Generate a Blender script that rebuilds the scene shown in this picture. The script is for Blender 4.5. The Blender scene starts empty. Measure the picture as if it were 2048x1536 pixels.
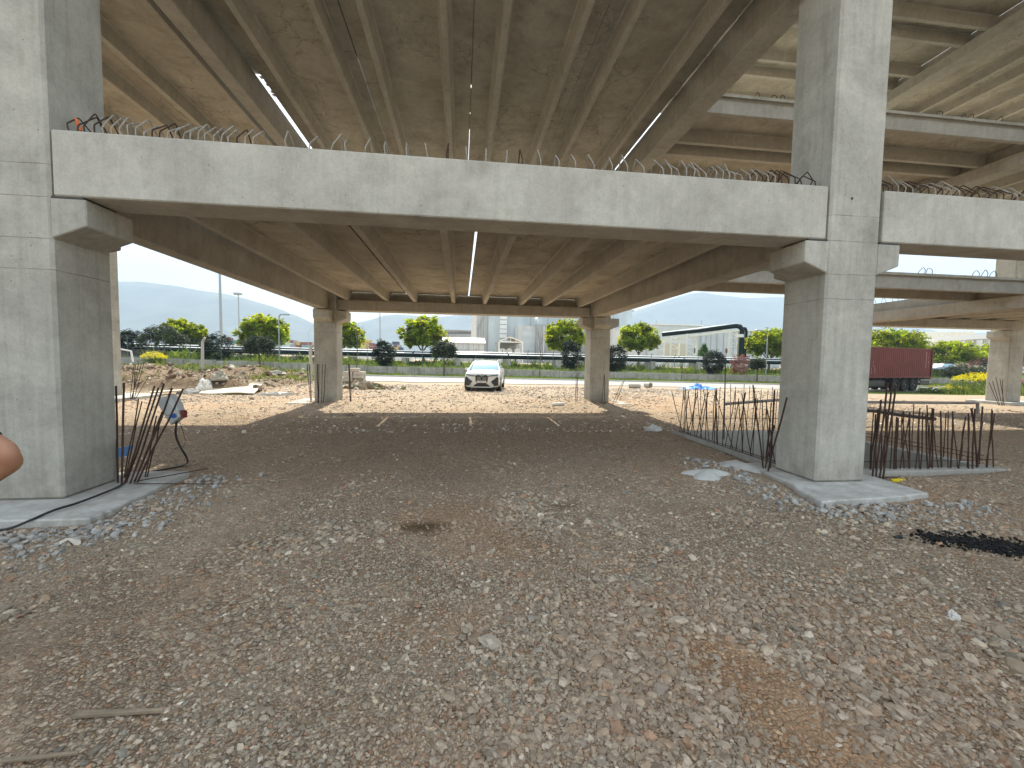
import bpy, bmesh, math, random
import numpy as np
from mathutils import Vector, Matrix
from mathutils import noise as mn
random.seed(7); rng = np.random.default_rng(7)
S = bpy.context.scene; COL = S.collection
R = math.radians

# ------------------------------------------------------------------ camera
FPX, YAW, PITCH, ROLL, CH = 830.0, R(7.0), R(3.2), R(.88), 1.62
C0 = Vector((0, 0, CH))
_r0 = Vector((math.cos(YAW), -math.sin(YAW), 0)); _f0 = Vector((math.sin(YAW), math.cos(YAW), 0)); _u0 = Vector((0, 0, 1))
FW = _f0*math.cos(PITCH) - _u0*math.sin(PITCH); UP = _f0*math.sin(PITCH) + _u0*math.cos(PITCH)
RT = _r0*math.cos(ROLL) + UP*math.sin(ROLL); DN = _r0*math.sin(ROLL) - UP*math.cos(ROLL)
cam = bpy.data.cameras.new('camera'); cam.sensor_width = 36; cam.lens = FPX/2048*36
cam.clip_start = .05; cam.clip_end = 12000
co = bpy.data.objects.new('camera', cam); COL.objects.link(co); S.camera = co
M3 = Matrix((RT, -DN, -FW)).transposed()
co.matrix_world = Matrix.Translation(C0) @ M3.to_4x4()

def at(x, y, Y=None, Z=None, X=None):
    """world point seen in a given direction, at a known distance north (Y), height (Z) or easting (X)"""
    d = FW + RT*((x-1024)/FPX) + DN*((y-768)/FPX)
    if Y is not None: s = Y/d.y
    elif X is not None: s = X/d.x
    else: s = (Z-CH)/d.z
    return C0 + d*s

# ------------------------------------------------------------------ light
SUN_EL, SUN_AZ = 46.0, 0.0
w = bpy.data.worlds.new('World'); S.world = w; w.use_nodes = True
nt = w.node_tree; bg = nt.nodes['Background']
sky = nt.nodes.new('ShaderNodeTexSky'); sky.sky_type = 'NISHITA'; sky.sun_disc = False
sky.sun_elevation = R(SUN_EL); sky.sun_rotation = R(SUN_AZ); sky.dust_density = 2.0; sky.air_density = 1.0; sky.ozone_density = 1.0
# thin high haze veil over the clear-sky model (pale, nearly even, faintly mottled)
_tc = nt.nodes.new('ShaderNodeTexCoord'); _mp = nt.nodes.new('ShaderNodeMapping'); _mp.inputs[3].default_value = (1, 1, 3.2); nt.links.new(_tc.outputs['Generated'], _mp.inputs[0])
_n = nt.nodes.new('ShaderNodeTexNoise'); _n.inputs['Scale'].default_value = 2.2; _n.inputs['Detail'].default_value = 6; nt.links.new(_mp.outputs[0], _n.inputs['Vector'])
_cr = nt.nodes.new('ShaderNodeValToRGB'); _cr.color_ramp.elements[0].position = .35; _cr.color_ramp.elements[0].color = (3.0, 3.3, 3.75, 1); _cr.color_ramp.elements[1].position = .7; _cr.color_ramp.elements[1].color = (4.0, 4.1, 4.2, 1); nt.links.new(_n.outputs[0], _cr.inputs[0])
_mx = nt.nodes.new('ShaderNodeMix'); _mx.data_type = 'RGBA'; _mx.inputs[0].default_value = .62; nt.links.new(sky.outputs[0], _mx.inputs[6]); nt.links.new(_cr.outputs[0], _mx.inputs[7])
nt.links.new(_mx.outputs[2], bg.inputs[0]); bg.inputs[1].default_value = .15
sl = bpy.data.lights.new('sun', 'SUN'); sl.energy = 3.6; sl.angle = R(.53); sl.color = (1, .95, .87)
so = bpy.data.objects.new('sun', sl); COL.objects.link(so)
sd = Vector((math.sin(R(SUN_AZ))*math.cos(R(SUN_EL)), math.cos(R(SUN_AZ))*math.cos(R(SUN_EL)), math.sin(R(SUN_EL))))
so.rotation_euler = sd.to_track_quat('Z', 'Y').to_euler(); so.location = (0, 0, 60)
S.view_settings.view_transform = 'Standard'; S.view_settings.look = 'None'
S.view_settings.exposure = 1.62; S.view_settings.gamma = 1.0; S.view_settings.use_white_balance = True; S.view_settings.white_balance_temperature = 7000; S.view_settings.white_balance_tint = 6; S.view_settings.use_curve_mapping = False
S.cycles.use_denoising = True; S.cycles.max_bounces = 10; S.cycles.diffuse_bounces = 6
S.cycles.transparent_max_bounces = 12; S.cycles.volume_bounces = 1; S.cycles.sample_clamp_indirect = 6
S.cycles.caustics_reflective = False; S.cycles.caustics_refractive = False

# ------------------------------------------------------------------ helpers
def tag(o, label=None, cat=None, group=None, kind=None):
    if label: o['label'] = label
    if cat: o['category'] = cat
    if group: o['group'] = group
    if kind: o['kind'] = kind
    return o

def empty(name, loc=(0, 0, 0), label=None, cat=None, group=None):
    o = bpy.data.objects.new(name, None); COL.objects.link(o); o.location = loc
    o.empty_display_size = .2
    return tag(o, label, cat, group)

def wloc(o):
    v = Vector((0, 0, 0))
    while o is not None: v = v + Vector(o.location); o = o.parent
    return v

class MB:
    def __init__(s): s.v = []; s.f = []; s.mi = []
    def add(s, vs, fs, m=0):
        n = len(s.v); s.v += [tuple(v) for v in vs]; s.f += [tuple(i+n for i in f) for f in fs]; s.mi += [m]*len(fs)
        return s
    def box(s, x0, x1, y0, y1, z0, z1, m=0):
        return s.add([(x0,y0,z0),(x1,y0,z0),(x1,y1,z0),(x0,y1,z0),(x0,y0,z1),(x1,y0,z1),(x1,y1,z1),(x0,y1,z1)],
                     [(0,3,2,1),(4,5,6,7),(0,1,5,4),(1,2,6,5),(2,3,7,6),(3,0,4,7)], m)
    def obox(s, c, ax, ay, az, m=0):   # oriented box: centre, half axes
        c, ax, ay, az = map(Vector, (c, ax, ay, az)); v = []
        for k in (-1, 1):
            for i, j in ((-1,-1),(1,-1),(1,1),(-1,1)): v.append(c+ax*i+ay*j+az*k)
        return s.add(v, [(0,3,2,1),(4,5,6,7),(0,1,5,4),(1,2,6,5),(2,3,7,6),(3,0,4,7)], m)
    def bar(s, a, b, wd, th, m=0):     # rectangular bar a->b
        a, b = Vector(a), Vector(b); d = (b-a).normalized(); u = Vector((0,0,1)) if abs(d.z) < .95 else Vector((0,1,0))
        x = d.cross(u).normalized(); y = x.cross(d)
        return s.obox((a+b)/2, x*wd/2, y*th/2, (b-a)/2, m)
    def prism(s, poly, axis, a, b, m=0): # poly in the other two axes, extruded from a to b
        def P(p, t):
            return (t, p[0], p[1]) if axis == 'x' else ((p[0], t, p[1]) if axis == 'y' else (p[0], p[1], t))
        n = len(poly); vs = [P(p, a) for p in poly]+[P(p, b) for p in poly]
        fs = [(i, (i+1) % n, n+(i+1) % n, n+i) for i in range(n)]+[tuple(range(n))[::-1], tuple(range(n, 2*n))]
        return s.add(vs, fs, m)
    def tube(s, pts, r, n=6, m=0, cap=True):
        pts = [Vector(p) for p in pts]; rs = r if isinstance(r, (list, tuple)) else [r]*len(pts)
        vs = []; fs = []; px = None
        for i, p in enumerate(pts):
            d = (pts[min(i+1, len(pts)-1)]-pts[max(i-1, 0)]).normalized()
            if px is None:
                u = Vector((0,0,1)) if abs(d.z) < .9 else Vector((1,0,0)); px = d.cross(u).normalized()
            else:
                px = (px - d*px.dot(d)).normalized()
            py = d.cross(px)
            for k in range(n):
                a = 2*math.pi*k/n; vs.append(p+(px*math.cos(a)+py*math.sin(a))*rs[i])
        for i in range(len(pts)-1):
            for k in range(n):
                fs.append((i*n+k, i*n+(k+1) % n, (i+1)*n+(k+1) % n, (i+1)*n+k))
        if cap: fs += [tuple(range(n))[::-1], tuple((len(pts)-1)*n+k for k in range(n))]
        return s.add(vs, fs, m)
    def build(s, name, mat, parent=None, bevel=0, smooth=False, loc=None):
        me = bpy.data.meshes.new(name)
        off = wloc(parent) if parent is not None else Vector((0, 0, 0))
        if loc is not None: off = Vector(loc)
        v = np.array(s.v, dtype=np.float64).reshape(-1, 3) - np.array(off)
        me.from_pydata(v.tolist(), [], s.f)
        mats = mat if isinstance(mat, (list, tuple)) else [mat]
        for q in mats: me.materials.append(q)
        if len(mats) > 1: me.polygons.foreach_set('material_index', s.mi)
        me.update()
        bm = bmesh.new(); bm.from_mesh(me); bmesh.ops.recalc_face_normals(bm, faces=bm.faces); bm.to_mesh(me); bm.free()
        if smooth:
            me.polygons.foreach_set('use_smooth', [True]*len(me.polygons))
            me.set_sharp_from_angle(angle=R(40))
        o = bpy.data.objects.new(name, me); COL.objects.link(o)
        if parent is not None:
            o.parent = parent
            if loc is not None: o.location = Vector(loc)-wloc(parent)
        elif loc is not None: o.location = loc
        if bevel:
            b = o.modifiers.new('bevel', 'BEVEL'); b.width = bevel; b.segments = 1; b.limit_method = 'ANGLE'; b.angle_limit = R(50)
        return o

def np_mesh(name, v, f, mat, parent=None, attr=None, loc=None, smooth=False):
    """quads or tris from numpy arrays; attr = dict name -> per-vertex rgb"""
    me = bpy.data.meshes.new(name); v = np.asarray(v, np.float32); f = np.asarray(f, np.int32)
    if loc is not None: v = v-np.asarray(loc, np.float32)
    k = f.shape[1]
    me.vertices.add(len(v)); me.vertices.foreach_set('co', v.ravel())
    me.loops.add(f.size); me.loops.foreach_set('vertex_index', f.ravel())
    me.polygons.add(len(f)); me.polygons.foreach_set('loop_start', np.arange(0, f.size, k, dtype=np.int32))
    me.update(calc_edges=True); me.validate()
    me.materials.append(mat)
    for n, a in (attr or {}).items():
        at_ = me.attributes.new(n, 'FLOAT_COLOR', 'POINT'); a = np.asarray(a, np.float32)
        at_.data.foreach_set('color', np.concatenate([a, np.ones((len(a), 1), np.float32)], 1).ravel())
    if smooth: me.polygons.foreach_set('use_smooth', [True]*len(me.polygons))
    o = bpy.data.objects.new(name, me); COL.objects.link(o)
    if parent is not None: o.parent = parent
    if loc is not None: o.location = Vector(loc) - (wloc(parent) if parent is not None else Vector((0, 0, 0)))
    return o

def copy_tree(o, parent=None):
    c = o.copy(); COL.objects.link(c); c.parent = parent
    for ch in [x for x in o.children]: copy_tree(ch, c)
    return c

# ------------------------------------------------------------------ materials
def newmat(name):
    m = bpy.data.materials.new(name); m.use_nodes = True
    return m, m.node_tree, m.node_tree.nodes['Principled BSDF']

def nd(nt, t, **k):
    n = nt.nodes.new(t)
    for a, b in k.items():
        if a.startswith('i_'):
            n.inputs[a[2:].replace('_', ' ')].default_value = b
        else: setattr(n, a, b)
    return n

def simple(name, col, rough=.7, metal=0, spec=None, bump=0, bscale=40, var=0.0, vscale=3):
    m, t, b = newmat(name); c = tuple(col)+(1,)
    b.inputs['Base Color'].default_value = c; b.inputs['Roughness'].default_value = rough; b.inputs['Metallic'].default_value = metal
    if spec is not None: b.inputs['Specular IOR Level'].default_value = spec
    tc = nd(t, 'ShaderNodeTexCoord')
    if var:
        n = nd(t, 'ShaderNodeTexNoise', i_Scale=vscale, i_Detail=5.0, i_Roughness=.65); t.links.new(tc.outputs['Object'], n.inputs['Vector'])
        r = nd(t, 'ShaderNodeMapRange'); r.inputs[1].default_value = .3; r.inputs[2].default_value = .7; r.inputs[3].default_value = 1-var; r.inputs[4].default_value = 1+var
        t.links.new(n.outputs[0], r.inputs[0])
        mx = nd(t, 'ShaderNodeMix', data_type='RGBA', blend_type='MULTIPLY'); mx.inputs[0].default_value = 1
        mx.inputs[6].default_value = c; t.links.new(r.outputs[0], mx.inputs[7]); t.links.new(mx.outputs[2], b.inputs['Base Color'])
    if bump:
        n = nd(t, 'ShaderNodeTexNoise', i_Scale=bscale, i_Detail=4.0); t.links.new(tc.outputs['Object'], n.inputs['Vector'])
        bp = nd(t, 'ShaderNodeBump', i_Strength=bump, i_Distance=.02); t.links.new(n.outputs[0], bp.inputs['Height']); t.links.new(bp.outputs[0], b.inputs['Normal'])
    return m

def concrete(name, c1, c2, stain=.35, streak=.25, ss=11, crack=0.0, lines=(), seed=0.0, holes=.6, warm=None, dirt=0.0):
    m, t, b = newmat(name); L = t.links.new
    g = nd(t, 'ShaderNodeNewGeometry'); mp = nd(t, 'ShaderNodeMapping'); mp.inputs[1].default_value = (seed, seed*1.7, seed*.3); L(g.outputs['Position'], mp.inputs[0])
    def noise(scale, detail=5, rough=.6, vec=None, dist=0):
        n = nd(t, 'ShaderNodeTexNoise', i_Scale=scale, i_Detail=float(detail), i_Roughness=rough, i_Distortion=float(dist)); L(vec or mp.outputs[0], n.inputs['Vector']); return n.outputs[0]
    def rng_(x, a, b_, c, d):
        r = nd(t, 'ShaderNodeMapRange'); L(x, r.inputs[0])
        for i, q in enumerate((a, b_, c, d)): r.inputs[i+1].default_value = q
        return r.outputs[0]
    def mix(fac, A, B, bt='MIX'):
        x = nd(t, 'ShaderNodeMix', data_type='RGBA', blend_type=bt)
        for i, q in ((0, fac), (6, A), (7, B)):
            if isinstance(q, (int, float)): x.inputs[i].default_value = q if i == 0 else (q, q, q, 1)
            elif isinstance(q, tuple): x.inputs[i].default_value = q+(1,)
            else: L(q, x.inputs[i])
        return x.outputs[2]
    col = mix(rng_(noise(1.1, 8, .62, dist=.6), .35, .68, 0, 1), c1, c2)
    # blotchy patches, trowel shine
    col = mix(rng_(noise(2.7, 4, .5), .55, .75, 0, stain), col, mix(1.0, col, (.62, .62, .60), 'MULTIPLY'))
    col = mix(rng_(noise(9, 5, .65), .38, .7, 0, .8), col, mix(1.0, col, (.84, .84, .82), 'MULTIPLY'))
    col = mix(rng_(noise(38, 3, .6), .42, .68, 0, .7), col, mix(1.0, col, (.86, .86, .85), 'MULTIPLY'))
    # vertical streaks
    ms = nd(t, 'ShaderNodeMapping'); ms.inputs[3].default_value = (ss, ss, .55 if ss > 5 else .3); L(mp.outputs[0], ms.inputs[0])
    col = mix(rng_(noise(1.0, 6, .65, ms.outputs[0]), .48, .8, 0, streak), col, mix(1.0, col, (.55, .54, .5), 'MULTIPLY'))
    # pale laitance patches with soft edges, darker drips
    col = mix(rng_(noise(.55, 7, .7, dist=1.2), .56, .62, 0, .35), col, mix(1.0, col, (1.14, 1.14, 1.12), 'MULTIPLY'))
    md = nd(t, 'ShaderNodeMapping'); md.inputs[3].default_value = (3.5, 3.5, .35); L(mp.outputs[0], md.inputs[0])
    col = mix(rng_(noise(1.0, 7, .7, md.outputs[0], .4), .6, .72, 0, streak), col, mix(1.0, col, (.66, .63, .57), 'MULTIPLY'))
    # fine speckle
    col = mix(rng_(noise(140, 2, .5), .3, .7, .0, .35), mix(1.0, col, (1.1, 1.1, 1.1), 'MULTIPLY'), mix(1.0, col, (.82, .82, .82), 'MULTIPLY'))
    # pin holes
    v = nd(t, 'ShaderNodeTexVoronoi', i_Scale=9.0); L(mp.outputs[0], v.inputs['Vector'])
    vd = rng_(v.outputs['Distance'], .045, .085, 1, 0); vc = nd(t, 'ShaderNodeSeparateColor'); L(v.outputs['Color'], vc.inputs[0])
    hm = nd(t, 'ShaderNodeMath', operation='MULTIPLY'); L(vd, hm.inputs[0]); L(rng_(vc.outputs[0], .55, .6, 0, holes), hm.inputs[1])
    col = mix(hm.outputs[0], col, (.05, .05, .045))
    if dirt:
        sz = nd(t, 'ShaderNodeSeparateXYZ'); L(g.outputs['Position'], sz.inputs[0])
        dm = nd(t, 'ShaderNodeMath', operation='MULTIPLY'); L(rng_(sz.outputs[2], 0, .55, dirt, 0), dm.inputs[0]); L(rng_(noise(5, 5), .35, .65, .2, 1), dm.inputs[1])
        col = mix(dm.outputs[0], col, (.17, .14, .11))
    hgt = noise(30, 6, .6)
    if crack:
        wv = noise(2.2, 3, .6); dm = nd(t, 'ShaderNodeVectorMath', operation='MULTIPLY_ADD')
        nc = nd(t, 'ShaderNodeTexNoise', i_Scale=3.5, i_Detail=5.0, i_Roughness=.7); L(mp.outputs[0], nc.inputs['Vector'])
        L(nc.outputs['Color'], dm.inputs[0]); dm.inputs[1].default_value = (.45, .45, .45); L(mp.outputs[0], dm.inputs[2])
        for sc_, thr, wdt in ((.85, .50, .012), (2.3, .56, .02)):
            vo = nd(t, 'ShaderNodeTexVoronoi', feature='DISTANCE_TO_EDGE', i_Scale=sc_); L(dm.outputs[0], vo.inputs['Vector'])
            line = rng_(vo.outputs['Distance'], 0.002, wdt, 1, 0)
            msk = rng_(noise(.75, 2, .5), thr-.04, thr+.06, 0, crack)
            mm = nd(t, 'ShaderNodeMath', operation='MULTIPLY'); L(line, mm.inputs[0]); L(msk, mm.inputs[1])
            col = mix(mm.outputs[0], col, (.06, .045, .03))
    if lines:
        sz2 = nd(t, 'ShaderNodeSeparateXYZ'); L(g.outputs['Position'], sz2.inputs[0])
        wob = nd(t, 'ShaderNodeMath', operation='MULTIPLY_ADD'); L(noise(1.5, 3), wob.inputs[0]); wob.inputs[1].default_value = .02; L(sz2.outputs[2], wob.inputs[2])
        for z in lines:
            sb = nd(t, 'ShaderNodeMath', operation='SUBTRACT'); L(wob.outputs[0], sb.inputs[0]); sb.inputs[1].default_value = z+.01
            ab = nd(t, 'ShaderNodeMath', operation='ABSOLUTE'); L(sb.outputs[0], ab.inputs[0])
            mm = nd(t, 'ShaderNodeMath', operation='MULTIPLY'); L(rng_(ab.outputs[0], .001, .007, .75, 0), mm.inputs[0]); L(rng_(noise(4, 3), .35, .55, .2, 1), mm.inputs[1])
            col = mix(mm.outputs[0], col, (.11, .10, .085))
    L(col, b.inputs['Base Color']); b.inputs['Roughness'].default_value = .88; b.inputs['Specular IOR Level'].default_value = .25
    hh = nd(t, 'ShaderNodeMath', operation='SUBTRACT'); L(hgt, hh.inputs[0]); L(hm.outputs[0], hh.inputs[1])
    bp = nd(t, 'ShaderNodeBump', i_Strength=.25, i_Distance=.01); L(hh.outputs[0], bp.inputs['Height']); L(bp.outputs[0], b.inputs['Normal'])
    return m

CL = [2.53, 2.86, 3.30, 3.64, 6.9, 7.3, 7.6]
M = {}
M['col'] = concrete('column concrete', (.365, .355, .315), (.505, .49, .435), .45, .5, lines=CL, seed=3, dirt=.6)
M['beam'] = concrete('beam concrete', (.41, .395, .355), (.535, .52, .46), .4, .3, seed=11)
M['girder'] = concrete('girder concrete', (.37, .355, .315), (.48, .46, .415), .35, .4, seed=23)
M['tee'] = concrete('floor unit concrete', (.34, .315, .26), (.50, .47, .405), .55, .12, crack=.5, seed=41, holes=.25)
M['rib'] = concrete('rib concrete', (.39, .37, .325), (.49, .47, .42), .3, .35, seed=57, holes=.3)
M['foot'] = concrete('footing concrete', (.50, .50, .48), (.62, .62, .59), .4, .2, seed=71, dirt=.5)
M['pit'] = concrete('pit concrete', (.30, .29, .265), (.42, .41, .37), .4, .3, seed=83)
M['rust'] = simple('rusty steel', (.05, .024, .015), .85, bump=.4, bscale=90, var=.5, vscale=12)
M['greysteel'] = simple('mortar-splashed steel', (.30, .28, .24), .8, var=.4, vscale=20)
M['darksteel'] = simple('dark steel', (.05, .045, .04), .6, var=.3)
M['black'] = simple('black rubber', (.02, .02, .022), .55)
M['white'] = simple('white paint', (.78, .78, .76), .5, var=.06)
# ------------------------------------------------------------------ terrain
def sst(a, b, x):
    t = np.clip((x-a)/(b-a), 0, 1); return t*t*(3-2*t)
def n2(x, y, s, seed=0):
    # smooth value noise, vectorised
    xs, ys = np.asarray(x)*s+seed*17.3, np.asarray(y)*s-seed*9.1
    xi, yi = np.floor(xs).astype(int), np.floor(ys).astype(int); fx, fy = xs-xi, ys-yi
    fx = fx*fx*(3-2*fx); fy = fy*fy*(3-2*fy)
    def h(i, j):
        q = np.sin(i*127.1+j*311.7+seed*74.7)*43758.5453; return q-np.floor(q)
    return (h(xi, yi)*(1-fx)+h(xi+1, yi)*fx)*(1-fy)+(h(xi, yi+1)*(1-fx)+h(xi+1, yi+1)*fx)*fy
def fbm(x, y, s, o=4, seed=0):
    a = 0; q = 1; t = 0
    for i in range(o): a = a+q*n2(x, y, s*2**i, seed+i*3); t += q; q *= .55
    return a/t
def soilmask(x, y):
    m = sst(-8.2, -10.5, x)*sst(19.2, 20.5, y+fbm(x, y, .4, 2, 5)*1.2-.6)*(1-sst(31, 36, y))*sst(-60, -40, x)
    m = np.maximum(m, .8*np.exp(-(((x+8.0)/2.2)**2+((y-27.5)/1.5)**2)))
    return m
def Tz(x, y):
    x = np.asarray(x, float); y = np.asarray(y, float)
    tilt = np.where(x > -8, -(x+8)*.0112, -(x+8)*.024); tilt = np.clip(tilt, -.55, .8)
    z = -.09*(1-sst(6.5, 12, y)) + tilt*sst(17, 31, y)
    # heaped soil and a trench west of the yard
    m = soilmask(x, y)
    z = z + m*(fbm(x, y, .45, 4, 2)*1.25-.18 - .15*sst(.4, .8, fbm(x, y, .15, 2, 9)))
    z = z - .75*np.exp(-((y-23.3-(x+14)*.05)/1.2)**2)*sst(-10.5, -12, x)*sst(-40, -30, x)
    # heaps of stones round the footings
    for cx, cy, rr, hh in ((4.55, 16.2, 1.6, .16), (-4.4, 16.0, 1.5, .1), (3.7, 5.9, .8, .13), (-3.3, 5.1, .8, .05), (4.0, 7.6, .8, .08), (6.6, 5.0, .55, .10), (7.7, 5.0, .55, .10), (8.7, 5.1, .6, .10), (9.0, 6.2, .5, .08)):
        z = z + hh*np.exp(-(((x-cx)/rr)**2+((y-cy)/rr)**2))
    amp = .035*(1-sst(25, 31, y))
    z = z + amp*(fbm(x, y, .5, 4, 1)-.5) + .014*(fbm(x, y, 3.2, 3, 4)-.5)*(1-sst(20, 30, y))
    # planted bank behind the retaining wall
    z = z + sst(46.15, 46.25, y)*.62 + sst(46.5, 60, y)*.75
    # shallow car park beyond
    return z
PX0, PX1, PY0, PY1 = 5.02, 8.62, 5.5, 9.3      # stair pit, outer
xs = np.unique(np.concatenate([np.arange(-9, 12, .13), np.arange(-30, -9, .3), np.arange(12, 40, .5), np.geomspace(40, 4500, 26), -np.geomspace(30, 4500, 30), [PX0, PX1]]))
ys = np.unique(np.concatenate([np.arange(-2, 12, .13), np.arange(12, 34, .25), np.arange(34, 62, .7), [46.14, 46.16, 46.26], -np.geomspace(2.3, 60, 12), np.geomspace(62, 4500, 30), [PY0, PY1]]))
def dedupe(a, keep):
    out = [a[0]]
    for q in a[1:]:
        if q-out[-1] < .02 and q not in keep:
            continue
        if q-out[-1] < .02 and q in keep and out[-1] not in keep: out[-1] = q
        else: out.append(q)
    return np.array(out)
xs = dedupe(xs, (PX0, PX1)); ys = dedupe(ys, (PY0, PY1, 46.14, 46.16))
X, Y = np.meshgrid(xs, ys); Z = Tz(X, Y)
v = np.stack([X.ravel(), Y.ravel(), Z.ravel()], 1); nx = len(xs)
ii, jj = np.meshgrid(np.arange(nx-1), np.arange(len(ys)-1)); cx = (xs[ii]+xs[ii+1])/2; cy = (ys[jj]+ys[jj+1])/2
ok = ~((cx > PX0) & (cx < PX1) & (cy > PY0) & (cy < PY1)); i0 = (jj*nx+ii)[ok]
f = np.stack([i0, i0+1, i0+nx+1, i0+nx], 1)
vx, vy = X.ravel(), Y.ravel()
# colour weights: R soil/rust-red, G grass, B sandy tan plus painted sunlit brightening
soil = soilmask(vx, vy)
grass = sst(38.7, 39.2, vy)*(.55+.45*sst(.35, .6, fbm(vx, vy, .35, 3, 8)))*(1-.9*sst(65, 72, vy)) + soil*sst(.52, .68, fbm(vx, vy, .3, 3, 12))*sst(24, 33, vy)
grass = np.where((vx < -9.5) & (vy > 30) & (vy < 46), np.maximum(grass, .75*sst(.3, .55, fbm(vx, vy, .3, 3, 8))), grass)
grass = np.where((vx > 26) & (vy > 24) & (vy < 40), np.maximum(grass, .7), grass)
def patchd(x, y):
    a, b_ = (x-1.60)*.316+(y-1.80)*-.949, (x-1.60)*.949+(y-1.80)*.316
    return np.hypot(a/.75, b_/.27+.25*np.sin(a*6))
gdist = patchd(vx, vy)
orange = .5*sst(.54, .74, fbm(vx, vy, .22, 4, 21))*sst(9, 16, vy)*(1-sst(27, 30, vy)) + 1.0*np.exp(-gdist**4) + .45*sst(.55, .75, fbm(vx, vy, .55, 3, 33))*(1-sst(5, 9, vy))
orange = orange + .6*soil*sst(.5, .7, fbm(vx, vy, .5, 3, 41))
sand = sst(10, 14, vy)*(.7+.3*sst(.4, .65, fbm(vx, vy, .16, 3, 52)))*(1-grass) + .35*sst(.45, .7, fbm(vx, vy, .4, 3, 61))*(1-sst(6, 9, vy))  # far term paints the sunlit yard brighter, near term is tan patches
dark = 1.0*np.exp(-(((vx+.38)/.27)**2+((vy-4.22)/.15)**2)**2) + .6*np.exp(-(((vx-1.22)/.22)**2+((vy-4.75)/.12)**2)**2)
lay = np.stack([np.clip(orange, 0, 1), np.clip(grass, 0, 1), np.clip(sand, 0, 1)], 1)
lay2 = np.stack([np.clip(soil, 0, 1), np.clip(dark, 0, 1), np.clip(sst(.5, .7, fbm(vx, vy, .6, 3, 71)), 0, 1)], 1)

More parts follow.
